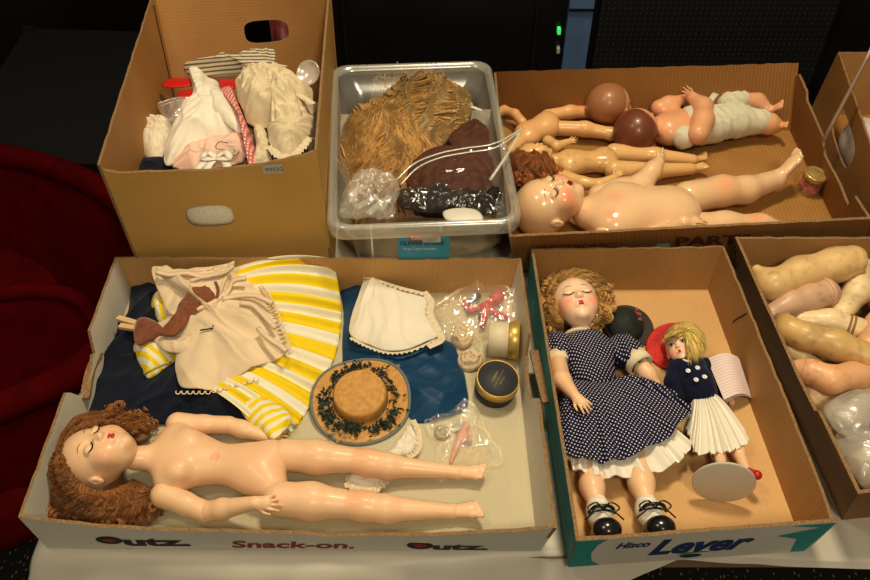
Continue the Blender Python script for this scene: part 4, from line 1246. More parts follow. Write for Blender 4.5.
a_ = np.array([.10, -.16, 1.0]); a_ /= np.linalg.norm(a_); c = W(498, 379, .040); cb_ = c - a_ * .031
q = MB(); q.add(*lathe([(.0001, .0), (.026, 0), (.0275, .0015), (.0275, .020), (.0001, .020)], 44, cb_, a_)); q.build('drum', BKB, kb)
q = MB(); q.add(*lathe([(.0001, .017), (.0284, .017), (.0288, .0175), (.0288, .0305), (.028, .0315)], 44, cb_, a_)); q.build('lid', BKB, kb)
q = MB(); q.add(*lathe([(.0001, .0312), (.0268, .0312), (.0268, .0320), (.0001, .0322)], 44, cb_, a_)); q.build('lid_paper', BKT, kb)
q = MB(); q.add(*lathe([(.0268, .0312), (.0268, .0330), (.0288, .0326), (.0290, .0190), (.0286, .0190), (.0284, .030)], 44, cb_, a_)); q.build('gold_rim', GOLD, kb)
xx = np.cross((0, 1, 0), a_); xx /= np.linalg.norm(xx); yy = np.cross(a_, xx); q = MB()
for row, (y0, L_) in enumerate(((.005, .012), (-.001, .020), (-.006, .009))):
    tt = np.linspace(-1, 1, 60); dirx = xx * .45 + yy * .89; diry = np.cross(a_, dirx)
    P = c + a_ * .0018 + dirx * (tt * L_ * .8)[:, None] + diry * (y0 + .0012 * np.sin(tt * 26 + row))[:, None]
    q.tube(P, .00022, 4)
q.build('gold_script', GOLD, kb)

# --- cream sock rolls
SOCK = fabric('cream silk sock', (.66, .52, .34), 500, .25, .6, .12, 40)
so = thing('rolled_sock', 'two rolled cream doll socks pinned together beside the cream drum box', 'socks', W(465, 350, F0))
for (px_, py_, rx, ry) in ((462, 338, .013, .015), (470, 361, .015, .014)):
    V, Fc, uvs = cloth('x', [(px_ + rx / .00117 * math.cos(a), py_ + ry / .00135 * math.sin(a)) for a in np.linspace(0, 6.28, 10, endpoint=False)], F0 + .003, .010, SOCK, raw=True, wr=.003, wf=70, nt=60, nr=20, seed=int(px_), lift=lambda s_: .0010 * np.sin(s_ * 22), power=3.5)
    mobj('sock', V, Fc, SOCK, so, uv=uvs)
q = MB(); q.tube(smoothpath([W(475, 335, .022), W(482, 345, .024), (W(478, 356, .022)), W(470, 350, .024)], 20), .0008, 5); q.build('thread', BEIGE2, so)

# --- zip bag with red shoes and beads
BAG = film('clear polythene', (.95, .94, .92), .13, .10, .6, 50, body=(.85, .82, .78), gloss=.24); BAG2 = film('cloudy polythene', (.92, .91, .88), .30, .16, .6, 60, body=(.75, .73, .70))
REDV = mat('red painted felt', (.48, .03, .04), .5, .15, 60)
o = cloth('zip_bag', [(432, 309), (455, 294), (481, 279), (492, 287), (515, 288), (529, 291), (531, 318), (512, 330), (488, 338), (458, 350), (444, 340), (437, 322)], F0 + .001, .022, BAG, center=(485, 312), wr=.006, wf=45, nt=130, nr=34, seed=41)
tag(o, 'clear zip bag holding a red felt piece and a bead string', 'bag')
q = MB(); q.add(*ribbon([W(434, 306, .012), W(458, 291, .016), W(480, 279, .012)], .004, n=12)); q.build('zip_strip', BAG2, o)
s = Sdf()
for a, b_, r1, r2 in (((470, 310), (485, 307), .004, .006), ((485, 307), (497, 298), .006, .009), ((486, 308), (506, 318), .006, .004), ((486, 308), (482, 326), .006, .004), ((497, 298), (501, 293), .009, .006), ((470, 310), (464, 302), .004, .003)):
    s.cap(W(*a, .014), W(*b_, .014), r1, r2, k=.006)
o = sobj('felt_figure', s, .0014, REDV, None); tag(o, 'red felt doll piece inside the zip bag', 'trinket')
rg = np.random.default_rng(3); q = MB()
P = smoothpath([W(496, 296, .012), W(510, 291, .012), W(520, 297, .012), W(520, 308, .012), W(508, 315, .012), W(500, 305, .016)], 34)
for p in P: q.add(*lathe([(.0001, -.0016), (.0014, -.0009), (.0017, 0), (.0014, .0009), (.0001, .0016)], 8, p, (0, 0, 1)))
o = q.build('bead_string', mat('pearl beads', (.75, .73, .68), .2, .05, coat=.5), None, kind=None); tag(o, 'string of small white beads inside the zip bag', 'beads'); o['kind'] = 'stuff'
s = Sdf(); s.ell(W(483, 318, .011), (.007, .010, .006)); s.cap(W(478, 296, .013), W(470, 302, .013), .005, .004, k=.003)
o = sobj('doll_shoe', s, .0014, mat('navy shoe leather', (.03, .04, .09), .4), None); tag(o, 'tiny navy doll shoe beneath the red felt piece in the zip bag', 'shoe')
# --- small bag near the feet
o = cloth('small_bag', [(424, 424), (436, 419), (450, 414), (468, 400), (478, 412), (488, 435), (500, 452), (501, 466), (480, 468), (462, 462), (448, 472), (440, 484), (436, 470), (436, 450), (428, 436)], F0 + .001, .020, BAG, center=(460, 440), wr=.007, wf=55, nt=130, nr=34, seed=47)
tag(o, 'small crumpled clear bag of trinkets near the undressed doll\'s feet', 'bag')
for i, (px_, py_, r_, m_, nm, lb) in enumerate(((442, 433, .010, mat('olive button', (.32, .27, .16), .4), 'metal_button', 'dull olive round button inside the small clear bag'),
                                         (457, 428, .006, mat('pale green scrap', (.40, .48, .38), .6), 'paper_scrap', 'pale green scrap inside the small clear bag'),)):
    q = MB(); q.add(*lathe([(.0001, 0), (r_, 0), (r_ * 1.02, .002), (r_ * .9, .005), (r_ * .6, .0055), (r_ * .5, .004), (.0001, .004)], 24, W(px_, py_, F0 + .003), (.1, -.2, 1))); o = q.build(nm, m_, None); tag(o, lb, 'trinket')
s = Sdf(); s.chain(pp([(466, 425, .012), (462, 436, .013), (455, 450, .010), (451, 462, .008)]), [.005, .006, .0035, .0025], k=.003); s.chain(pp([(462, 434, .013), (470, 440, .012)]), [.004, .003], k=.003)
o = sobj('pink_trinket', s, .0012, mat('pink plastic', (.60, .28, .20), .35), None); tag(o, 'pink plastic trinket inside the small clear bag', 'trinket')

# ================================================================ undressed auburn doll
d1 = thing('lying_doll', 'undressed peach doll with long auburn hair lying at the front of the snack tray', 'doll', W(265, 470, F0))
ob, M1, sf1 = head(d1, W(99, 457, .050), (-1, -.06, .02), (.02, .10, 1), .092, SK1, blush=.28, width=1.0, neck=0)
zt = .032
s = Sdf()
s.cap(W(136, 458, .042), W(158, 458, .034), .0145, .0160)
s.ell(W(176, 442, zt), (.022, .026, .020), k=.018); s.ell(W(172, 475, zt), (.022, .026, .020), k=.018)
s.ell(W(190, 458, zt), (.034, .034, .024), k=.02)
s.ell(W(222, 464, zt - .002), (.040, .025, .020), k=.02)
s.ell(W(258, 469, zt - .001), (.034, .0345, .0245), k=.022)
s.ell(W(276, 455, zt - .002), (.016, .016, .018), k=.016); s.ell(W(272, 488, zt - .002), (.018, .016, .018), k=.016)
for p in ((188, 439), (178, 470)):
    s.ell(W(*p, zt + .016), (.0125, .0125, .0105), k=.010); 
def tcol(V):
    c = np.ones((len(V), 3)); p = W(215, 457, .05)
    dd = V - p; r_ = np.hypot(dd[:, 0] + .3 * dd[:, 1], dd[:, 1] * 1.3) + .003 * vnoise(V[:, 0] * 260, V[:, 1] * 260)
    k_ = (np.clip((.0075 - r_) * 900, 0, 1) * (V[:, 2] > .035))[:, None]; c = c * (1 - .35 * k_) + .35 * k_ * np.array([.9, .35, .35])
    b_ = np.exp(-((V - W(258, 469, .05)) ** 2).sum(1) / .03 ** 2)[:, None] * .2; return c * (1 - b_) + b_ * np.array([1.05, .75, .7])
sobj('torso', s, .0016, SK1, d1, tcol)
# legs (thigh, calf with foot)
def leg2(root, hip, knee, calf, ankle, foot, rr, skn, fs, up=(0, 0, 1), side=1, cell=.0013):
    h, k_, c_, a_, f_ = [W(*v) for v in (hip, knee, calf, ankle, foot)]
    th = limb(root, 'leg', [h, h * .5 + k_ * .5, k_], [rr[0], rr[0] * 1.02, rr[1]], skn, cell * 1.2, k=.01)
    limb(root, 'lower_leg', [k_ + (c_ - k_) * .04, k_ + (c_ - k_) * .5, c_, a_], [rr[1] * .985, rr[2], rr[2] * .96, rr[3]], skn, cell, k=.01,
         extra=lambda s_: toes(s_, a_, f_ - a_, up, fs, side), parent=th, blushes=[(k_ + np.array([.015, 0, rr[1]]), .018, .35)])
    return th
leg2(d1, (285, 455, .032), (350, 460, .029), (388, 466, .026), (456, 472, .021), (490, 472, .024), (.0195, .0155, .0150, .0075), SK1, .043, up=(0, -.15, 1), side=1)
leg2(d1, (280, 499, .032), (343, 504, .029), (385, 509, .026), (450, 511, .020), (488, 508, .024), (.0205, .0170, .0160, .0080), SK1, .045, up=(0, -.15, 1), side=-1)
# arms
def arm2(root, sh, el, wr_, hd, rr, skn, hs, palm, thumb, curl=.5, cell=.0011, joint=True, mid=None):
    S_, E, Wr, Hd = [W(*v) for v in (sh, el, wr_, hd)]
    if joint:
        up = limb(root, 'arm', [S_, (S_ + E) / 2, E], [rr[0], rr[1] * 1.02, rr[1]], skn, cell * 1.3, k=.006)
        limb(root, 'forearm', [E + (Wr - E) * .05, E + (Wr - E) * .35, Wr], [rr[1] * .97, rr[1] * .95, rr[2]], skn, cell, k=.005, parent=up,
             extra=lambda s_: hand(s_, Wr, Hd - Wr, palm, hs, curl, thumb))
    else:
        up = limb(root, 'arm', [S_, E, Wr], [rr[0], rr[1], rr[2]], skn, cell, k=.006, extra=lambda s_: hand(s_, Wr, Hd - Wr, palm, hs, curl, thumb))
    return up
arm2(d1, (164, 495, .030), (206, 512, .024), (254, 503, .050), (287, 502, .056), (.0155, .0125, .0078), SK1, .038, (0, .5, -1), 1, .6)
arm2(d1, (178, 424, .030), (229, 425, .024), (266, 437, .018), (296, 436, .018), (.0150, .0115, .0070), SK1, .032, (0, .2, -1), -1, .5)
# hair
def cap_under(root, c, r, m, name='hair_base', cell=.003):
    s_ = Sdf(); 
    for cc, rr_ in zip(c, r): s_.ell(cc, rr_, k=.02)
    return sobj(name, s_, cell, m, root, lambda V: np.ones((len(V), 3)) * .45)  # base darkened: shade between the locks is put into its colour
capm = AUB
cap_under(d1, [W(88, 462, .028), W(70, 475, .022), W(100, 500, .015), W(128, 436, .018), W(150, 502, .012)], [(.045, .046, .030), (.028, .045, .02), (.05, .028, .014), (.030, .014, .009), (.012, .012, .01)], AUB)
tab = [(32, 38, 72, .03), (60, 36, 52, .05), (90, 32, 44, .060), (125, 34, 46, .068), (155, 34, 46, .070), (180, 33, 47, .072), (215, 34, 60, .068), (245, 34, 72, .055), (280, 38, 76, .040), (310, 42, 88, .03), (328, 46, 92, .02)]
fanhair(d1, (97, 457), tab, 2200, AUB, F0, r=.00042, amp=.0034, freq=3.0, seed=3, lift=.008, inner=.55)
fanhair(d1, (97, 457), tab, 300, AUB, F0 + .002, r=.00045, amp=.0058, freq=2.6, seed=33, lift=.018, inner=.5, name='hair_locks', clump=(20, .0024))
rg = np.random.default_rng(9); sp = []
for k_ in range(46):
    a = rg.uniform(225, 330); r_ = rg.uniform(50, 76); sp.append((W(97 + r_ * math.cos(R(a)), 457 - r_ * math.sin(R(a)), F0 + rg.uniform(.008, .022)), rg.normal(size=3)))
curls(AUB, d1, sp, r=.0065, th=.0007, name='hair_curls'); sp = []
for k_ in range(16):
    a = rg.uniform(30, 75); r_ = rg.uniform(46, 66); sp.append((W(97 + r_ * math.cos(R(a)), 457 - r_ * math.sin(R(a)), F0 + rg.uniform(.006, .018)), rg.normal(size=3)))
curls(AUB, d1, sp, r=.0065, th=.0007, name='hair_curls')
# ================================================================ doll in the polka dot dress
F1 = .005
POLKA = uvpat('navy polka dot cotton', 'dots', (.012, .012, .045), (.66, .62, .66), (250, 250), .225, coords='UV', rot=.6)
POLKO = uvpat('navy polka dot bodice cotton', 'dots', (.012, .012, .045), (.66, .62, .66), (255, 255), .225, coords='OBJ', rot=.5)
CUFF = fabric('cream cuff cotton', (.78, .68, .48), 600, .2)
PETT = fabric('white petticoat cotton', (.82, .77, .66), 500, .2, .85, .05, 20)
d2 = thing('dressed_doll', 'large blond doll in a navy polka dot dress with black tie shoes', 'doll', W(610, 420, F1))
h2, M2, sf2 = head(d2, W(576, 305, .052), (-.10, 1, .12), (-.05, -.30, 1), .086, SK5, blush=.75, width=.98, neck=.15)
# hair
cap_under(d2, [W(578, 291, .034), W(553, 312, .028), W(598, 306, .030)], [(.038, .026, .030), (.018, .036, .022), (.018, .036, .022)], BLD)
tab = [(-52, 22, 33, .05), (-35, 22, 38, .052), (-10, 21, 38, .055), (20, 22, 38, .062), (50, 24, 38, .07), (90, 25, 37, .078), (130, 24, 38, .07), (160, 22, 38, .062), (190, 21, 38, .055), (215, 22, 38, .052), (235, 23, 33, .05)]
fanhair(d2, (576, 303), tab, 2600, BLD, .018, r=.00045, amp=.003, freq=2.6, seed=4, lift=.012, inner=.35, fall=1.0)
fanhair(d2, (576, 303), tab, 240, BLD, .020, r=.00045, amp=.0050, freq=1.9, seed=44, lift=.016, inner=.4, fall=1.0, name='hair_locks', clump=(18, .0021))
rg = np.random.default_rng(19); sp = []
for k_ in range(44):
    a = rg.choice([rg.uniform(-55, 40), rg.uniform(140, 235)]); r_ = rg.uniform(25, 37)
    sp.append((W(576 + r_ * math.cos(R(a)), 303 - r_ * math.sin(R(a)), rg.uniform(.035, .055)), rg.normal(size=3)))
for sg_ in (-1, 1): curls(BLD, d2, [q_ for q_ in sp if (q_[0][0] - W(576, 303, .045)[0]) * sg_ > 0], r=.0062, th=.0007, name='hair_curls', seed=5)
q = MB(); q.add(*lathe([(.0001, -.002), (.0022, 0), (.0001, .002)], 10, W(597, 315, .065), (0, 0, 1))); q.build('earring', bpy.data.materials['pearl beads'], d2)
# bodice
s = Sdf(); zt = .034
s.ell(W(586, 348, zt), (.037, .030, .024)); s.ell(W(592, 372, zt), (.031, .034, .024), k=.02)
s.ell(W(578, 354, zt + .012), (.014, .014, .014), k=.014); s.ell(W(603, 352, zt + .012), (.014, .014, .014), k=.014)
V, Fc = s.mesh(.0018); V[:, 2] += .0012 * vnoise(V[:, 0] * 130, V[:, 1] * 60)
mobj('bodice', V, Fc, POLKO, d2)
for nm, c_, rr_, d_ in (('sleeve', (558, 349), (.024, .026, .020), -.3), ('sleeve', (623, 351), (.026, .024, .020), .4)):
    s = Sdf(); c0 = W(*c_, .034); s.ell(c0, rr_, k=.01)
    e = W(556, 358, .032) if c_[0] < 590 else W(634, 360, .032)
    s.cap(c0, e, .020, .017, k=.01); V, Fc = s.mesh(.0018)
    V[:, 2] += .0016 * np.sin(V[:, 0] * 420 + V[:, 1] * 100); mobj(nm, V, Fc, POLKO, d2)
for a, b_ in (((555, 357), (559, 366)), ((633, 357), (641, 366))):
    p0, p1 = W(*a, .034), W(*b_, .034); dd = p1 - p0; L_ = np.linalg.norm(dd)
    V, Fc = lathe([(.0165, 0), (.0185, 0), (.0190, L_), (.0150, L_ + .0005), (.0120, L_ * .6)], 30, p0, dd / L_, sx=1); q = MB(); q.add(V, Fc); q.build('cuff', CUFF, d2)
q = MB(); cN = W(577, 335, .040); V, Fc = lathe([(.0175, -.002), (.0195, .0), (.0175, .003), (.0155, .001)], 30, cN, (-.1, 1, .25), sy=1.0); q.add(V, Fc); q.build('collar', CUFF, d2)
# arms
arm2(d2, (557, 360, .038), (562, 380, .058), (575, 396, .070), (588, 407, .074), (.0125, .0115, .0068), SK1, .034, (.2, 0, -1), 1, .45, joint=False)
arm2(d2, (636, 360, .034), (648, 375, .028), (660, 392, .018), (668, 402, .014), (.0125, .0110, .0068), SK1, .030, (0, 0, -1), -1, .45, joint=False)
# skirt: folds run from the waist to the hem
def flare(root, name, top, hem, zt_, zh, m, nf=14, amp=.004, bulge=.012, n=240, k=26, seed=0, floor=F1, uvs=1, under=True, tp=1.2):
    A = [W(*p, zt_) for p in top]; B = [W(*p, zh) for p in hem]
    G, Fc, uv = strip(A, B, n, k); t = np.linspace(0, 1, k)[:, None]; u = np.linspace(0, 1, n)[None]
    ph = u * 2 * np.pi * nf + 1.3 * np.sin(u * 13 + seed) + .7 * np.sin(u * 29 + seed)
    G[..., 2] += amp * t ** tp * (np.sin(ph) + .4 * np.sin(2.3 * ph + 1)) + bulge * np.sin(np.pi * t ** .7)
    edge = np.minimum(u, 1 - u); G[..., 2] -= (zt_ - floor) * .75 * np.exp(-(edge / .045) ** 1.5) * (1 - .2 * t)
    tx = np.gradient(G[-1], axis=0); tx /= np.linalg.norm(tx, axis=1, keepdims=True)
    ow = np.cross(tx, [0, 0, 1.0]); G += (ow * (amp * .5 * np.cos(ph[0]))[:, None])[None] * (t[..., None] ** 3)
    G[..., 2] = np.maximum(G[..., 2], floor + .001)
    c = G.mean((0, 1)); rows = [G]
    uvp = np.stack([G[..., 0], G[..., 1]], -1).reshape(-1, 2)
    # arc-length like mapping keeps print even
    lu = np.linalg.norm(np.diff(B, axis=0), axis=1).sum(); lv = np.linalg.norm(G[0, n // 2] - G[-1, n // 2])
    if under:
        lo = G[-1].copy(); lo[:, 2] = np.maximum(lo[:, 2] - .005, floor); lo[:, :2] += (c[:2] - lo[:, :2]) * .04; rows.append(lo[None]); uvp = np.vstack([uvp, uvp[-n:]])
        n0 = k * n; Fc = Fc + [[n0 - n + j, n0 + j, n0 + j + 1, n0 - n + j + 1] for j in range(n - 1)]
    V = np.vstack([r_.reshape(-1, 3) for r_ in rows])
    return mobj(name, V, Fc, m, root, uv=uvp)
flare(d2, 'petticoat', [(560, 420), (585, 415), (620, 412), (660, 405)], [(562, 436), (568, 458), (577, 470), (600, 477), (624, 477), (652, 472), (676, 463), (690, 447), (692, 432)], .036, .037, PETT, nf=9, amp=.0036, bulge=.002, seed=2, tp=.8)
flare(d2, 'skirt', [(566, 378), (575, 379), (588, 381), (600, 382), (612, 380), (620, 376)], [(557, 388), (559, 420), (564, 448), (583, 459), (610, 461), (640, 452), (666, 438), (684, 420), (690, 407), (668, 388), (646, 372)], .050, .048, POLKA, nf=8, amp=.0034, bulge=.012, seed=1, k=40)
# legs, socks and shoes
for (a, b_, c_, rr_) in (((587, 440, .020), (592, 486, .024), (598, 510, .028), (.0140, .0135, .0100)), ((632, 435, .021), (641, 482, .025), (648, 508, .028), (.0155, .0145, .0100))):
    limb(d2, 'leg', pp([a, b_, c_]), rr_, SK1, .0016, k=.01)
SOCKW = fabric('white sock cotton', (.82, .77, .66), 400, .4); SHOE = mat('black patent leather', (.010, .010, .011), .25, .1, 30, coat=.5)
def shoe(sock_c, ank, toe, side):
    s = Sdf(); a, t_ = W(*ank), W(*toe); sc = W(*sock_c)
    s.cap(sc + [0, .008, 0], sc, .0125, .0145, k=.004); s.cap(sc, a, .0135, .013, k=.006); V, Fc = s.mesh(.0014); V[:, 2] += .0009 * np.sin(V[:, 1] * 900 + V[:, 0] * 200)
    so_ = mobj('sock', V, Fc, SOCKW, d2)
    s = Sdf(); hl = a + [0, -.010, -.012]
    s.cap(hl, t_, .0135, .0125, k=.01); s.cap(a + [0, -.008, 0], t_, .012, .0125, k=.008); s.ell(t_ + [0, .002, .004], (.0155, .012, .011), k=.006)
    s.ell(a + (t_ - a) * .42 + np.array([0, .014, .010]), (.007, .009, .009), k=.003, sub=True)
    sh = sobj('shoe', s, .0012, SHOE, d2)
    q = MB(); m0 = a + (t_ - a) * .15 + np.array([0, .010, .016])
    for sx in (-1, 1):
        q.tube(smoothpath([m0, m0 + [sx * .008, .006, .006], m0 + [sx * .018, .002, .002], m0 + [sx * .012, -.002, .0], m0], 18), .0010, 5)
        q.tube(smoothpath([m0, m0 + [sx * .010, -.004, .004], m0 + [sx * .022, -.010, -.004]], 12), .0010, 5)
    q.tube(smoothpath([m0 + [-.015, .002, -.010], m0 + [-.008, .004, .001], m0 + [.008, .004, .001], m0 + [.015, .002, -.010]], 16), .0022, 6)
    q.build('shoe_tie', SHOE, sh)
    q = MB(); q.add(*lathe([(.0001, 0), (.002, .0004), (.0001, .001)], 8, t_ + [0, .010, .010], (0, .6, 1))); q.build('buckle', GOLD, sh)
shoe((599, 512, .028), (602, 524, .028), (607, 532, .034), -1)
shoe((648, 511, .028), (653, 522, .028), (661, 530, .034), 1)

# ================================================================ small doll with red hat
d3 = thing('dressed_doll', 'small yellow blond doll in navy jacket and white pleated skirt with red shoes', 'doll', W(705, 400, F1))
RSTRAW = mat('red straw', (.70, .04, .03), .6, .3, 300, bump=.5, bscale=900)
JK = fabric('navy felt jacket', (.010, .014, .045), 900, .4, .9, .15, 30)
h3, M3, sf3 = head(d3, W(681, 349, .036), (-.12, 1, .16), (-.55, -.30, .9), .052, SK5, eyes=(-.008, -.01), blush=.85, width=1.0, neck=.15, cell=.0008)
cap_under(d3, [W(686, 340, .032), W(690, 352, .028)], [(.022, .017, .020), (.014, .020, .018)], YLW, cell=.002)
# bob: long straight locks from the crown
rg = np.random.default_rng(2); ro, mi_, en = [], [], []
cr_ = W(684, 331, .056)
for k_ in range(2600):
    a = rg.uniform(-80, 175); u_ = rg.random()
    rx = 19 + 2 * math.sin(R(a)); 
    if 195 < a < 262: tgt = (681 - 16 + (a - 195) * .10, 346 + 2 * rg.random()); zt_ = .050
    else: tgt = (684 + 22 * math.cos(R(a)), 346 - 21 * math.sin(R(a))); zt_ = .030 + .022 * rg.random()
    if 150 < a <= 195: tgt = (663, 340 - (a - 150) * -.1); zt_ = .045
    L_ = .75 + .3 * rg.random(); ex = cr_ + (W(*tgt, zt_) - cr_) * L_
    ro.append(cr_ + rg.normal(0, .0018, 3)); en.append(ex + rg.normal(0, .001, 3)); mid = (ro[-1] + ex) / 2 + np.array([0, 0, .012]) + (ex - W(684, 347, .036)) * .18; mi_.append(mid)
# fringe
for k_ in range(700):
    x_ = rg.uniform(-13, 9); ex = W(676 + x_ * .9, 333 + rg.random() * 3 + abs(x_ + 4) * .3, .066 - .0012 * abs(x_ + 4))
    ro.append(cr_ + rg.normal(0, .002, 3)); en.append(ex); mi_.append((ro[-1] + ex) / 2 + np.array([0, .001, .008]))
locks('hair', np.array(ro), np.array(mi_), np.array(en), YLW, d3, r=.0004, amp=.0006, freq=1.2, seed=3)
s = Sdf(); s.ell(W(689, 366, .030), (.023, .014, .016)); s.chain(pp([(690, 372, .030), (697, 384, .029), (702, 395, .027)]), [.021, .0205, .020], k=.01)
V, Fc = s.mesh(.0014); jk = mobj('jacket', V, Fc, JK, d3)
for pts, rr_ in (([(675, 367, .030), (672, 382, .026), (679, 396, .020)], (.0105, .0095, .0085)), ([(705, 365, .028), (716, 378, .022), (724, 391, .016)], (.0105, .0095, .0085))):
    s = Sdf(); s.chain(pp(pts), rr_, k=.006); sobj('sleeve', s, .0013, JK, d3)
limb(d3, 'hand', pp([(725, 392, .016), (732, 402, .014)]), [.0045, .004], SK1, .0009, extra=lambda s_: hand(s_, W(728, 397, .015), W(736, 408, .014) - W(728, 397, .015), (0, 0, -1), .016, .4, 1))
for px_, py_ in ((688, 371), (697.5, 368), (696, 380), (704.5, 377)):
    p = W(px_, py_, .0); lo, hi = 0.02, .07
    q = MB(); q.add(*lathe([(.0001, 0), (.0032, 0), (.0036, .0007), (.003, .0016), (.0018, .001), (.0001, .001)], 16, W(px_, py_, .0515), (0, -.1, 1))); q.build('button', mat('pearl buttons', (.7, .72, .72), .2, .05, coat=.5), jk)
q = MB(); q.add(*ribbon([W(683, 359, .049), W(688, 361, .051), W(693, 359, .049)], .003, n=10)); q.build('collar', PETT, d3)
flare(d3, 'skirt', [(691, 399), (700, 399), (708, 396), (716, 391)], [(687, 420), (690, 440), (696, 453), (710, 453), (726, 452), (740, 447), (748, 439), (740, 420)], .038, .034, PETT, nf=11, amp=.0022, bulge=.006, seed=5, tp=.3)
limb(d3, 'leg', pp([(711, 430, .018), (718, 454, .022), (724, 472, .030)]), [.0090, .0080, .0060], SK1, .0012, k=.006)
limb(d3, 'leg', pp([(727, 428, .018), (738, 452, .022), (746, 470, .030)]), [.0090, .0080, .0060], SK1, .0012, k=.006)
REDS = mat('red shoe', (.55, .02, .02), .3, .1)
for a, b_ in (((724, 468, .028), (727, 466, .034)), ((747, 472, .030), (757, 475, .040))):
    s = Sdf(); s.cap(W(*a), W(*b_), .0062, .0050, k=.003); s.cap(W(*a) + [0, -.003, -.006], W(*b_), .0045, .0045, k=.004); sobj('shoe', s, .001, REDS, d3)
# stand disc
st = thing('doll_stand', 'round off-white doll stand disc at the feet of the small doll', 'doll stand', W(724, 500, F1))
OFFW = mat('off white enamel', (.62, .58, .50), .35, .04, 20)
cd = W(723.5, 482, .041); axd = np.array([-.18, -1, .10]); axd /= np.linalg.norm(axd)
q = MB(); q.add(*lathe([(.0001, -.001), (.034, -.001), (.0358, .0), (.0358, .001), (.034, .002), (.0001, .0024)], 64, cd, axd)); q.build('disc', OFFW, st)
q = MB(); q.tube([cd, cd + [.004, .05, -.016], cd + [.006, .09, -.018]], .0015, 8); q.build('rod', mat('steel wire', (.4, .4, .4), .3, metal=1), st)
# red hat under the head
rh = thing('red_hat', 'small red straw hat behind the head of the small blond doll', 'hat', W(676, 348, F1))
axh = np.array([-.30, -.10, 1]); axh /= np.linalg.norm(axh)
prof = [(.0001, .0155)] + [(.004 + .0012 * i, .0155 + .0006 * (i % 2)) for i in range(9)] + [(.0165, .012), (.017, .004)] + [(.018 + .0013 * i, .004 + .0007 * (i % 2) + .0002 * i) for i in range(14)] + [(.0368, .006), (.036, .004), (.018, .001)]
V, Fc = lathe([(a_ * 1.08, b_) for a_, b_ in prof], 56, W(675, 348, .013), axh); V[:, 2] = np.maximum(V[:, 2], F1 + .0005); q = MB(); q.add(V, Fc); q.build('straw_body', RSTRAW, rh)
# tag booklet
PAPER = uvpat('printed pink paper', 'stripe', (.80, .66, .62), (.60, .50, .52), (15, 1), .80, rough=.7, rot=0)
bk = thing('paper_tag', 'pale pink printed paper tag leaning behind the small doll\'s arm', 'tag', W(728, 385, F1))
c4 = [W(707, 359, .036), W(738, 357, .038), W(751, 397, .014), W(724, 400, .030)]
n_ = 14; V = []; uvl = []; Fc = []
for i in range(n_ + 1):
    for j in range(n_ + 1):
        u, v = i / n_, j / n_; p = (c4[0] * (1 - u) + c4[1] * u) * (1 - v) + (c4[3] * (1 - u) + c4[2] * u) * v
        p = p + np.array([0, 0, .010 * math.sin(math.pi * u)]); V.append(p); uvl.append((v, u))
for i in range(n_):
    for j in range(n_): a = i * (n_ + 1) + j; Fc.append([a, a + 1, a + n_ + 2, a + n_ + 1])
mobj('front_sheet', V, Fc, PAPER, bk, uv=uvl)
V2 = np.array(V) + [.003, .0, -.004]; mobj('back_sheet', V2, Fc, mat('pale tag paper', (.62, .56, .52), .7), bk)
# dark hat with pink flower
bh = thing('dark_hat', 'dark grey green coiled straw doll hat with pink flowers between the two dolls', 'hat', W(629, 330, F1))
DKS = mat('dark green straw', (.022, .030, .024), .7, .3, 200, bump=.3, bscale=600); DKF = mat('grey brown felt', (.055, .042, .032), .8, .2, 60)
axb = np.array([.10, -.25, 1]); axb /= np.linalg.norm(axb); cb_ = W(628, 327, .014)
q = MB(); V, Fc = lathe([(.0001, .001), (.018, .001), (.030, .002), (.0345, .004), (.035, .003), (.030, -.001), (.010, -.001)], 50, cb_, axb, sx=1.05, sy=1.0); V[:, 2] = np.maximum(V[:, 2], F1); q.add(V, Fc); q.build('brim', DKF, bh)
prof = [(.0001, .021)]; 
for i in range(10):
    r_ = .0285 * math.sin((i + 1) / 10 * math.pi / 2); h_ = .002 + .019 * math.cos((i + 1) / 10 * math.pi / 2)
    prof += [(r_ - .001, h_ + .0014), (r_, h_)]
q = MB(); q.add(*lathe(prof, 50, cb_ + [-.006, .002, 0], axb)); q.build('crown', DKS, bh)
PF = mat('pink flower', (.55, .16, .16), .7)
for px_, py_ in ((637, 309), (639, 314), (635, 313), (640, 319)):
    q = MB(); p = W(px_, py_, .030)
    for j in range(5): a = j * 1.2566; q.add(*lathe([(.0001, -.001), (.0016, 0), (.0001, .0012)], 8, p + [.0022 * math.cos(a), .0022 * math.sin(a), 0], (.3 * math.cos(a), .3 * math.sin(a), 1)))
    q.build('flower', PF, bh)
# ================================================================ dolls in the wide brown tray
F2 = .005
# --- big bald baby doll
b1 = thing('baby_doll', 'large bald composition baby doll with rosy cheek lying along the front', 'doll', W(640, 215, F2), 'dolls lying in the wide brown tray')
head(b1, W(548, 205, .056), (-1, -.08, .05), (.03, -.02, 1), .112, SK2, blush=.9, width=1.06, neck=0, mouth='open', baby=True, cell=.0018)
zt = .050
s = Sdf(); s.cap(W(588, 213, .045), W(600, 213, .046), .026, .028)
s.ell(W(617, 203, zt), (.036, .036, .034), k=.03); s.ell(W(614, 225, zt), (.036, .034, .032), k=.03)
s.ell(W(645, 213, zt), (.058, .048, .040), k=.03); s.ell(W(676, 213, zt - .004), (.040, .048, .038), k=.03)
def bcol(V):
    c = np.ones((len(V), 3))
    for p, r_ in ((W(616, 200, .08), .012), (W(612, 214, .08), .010)):
        kk = (np.exp(-((V - p) ** 2).sum(1) / r_ ** 2) * .5)[:, None]; c = c * (1 - kk) + kk * np.array([1.05, .5, .45])
    return c
sobj('torso', s, .0026, SK2, b1, bcol)
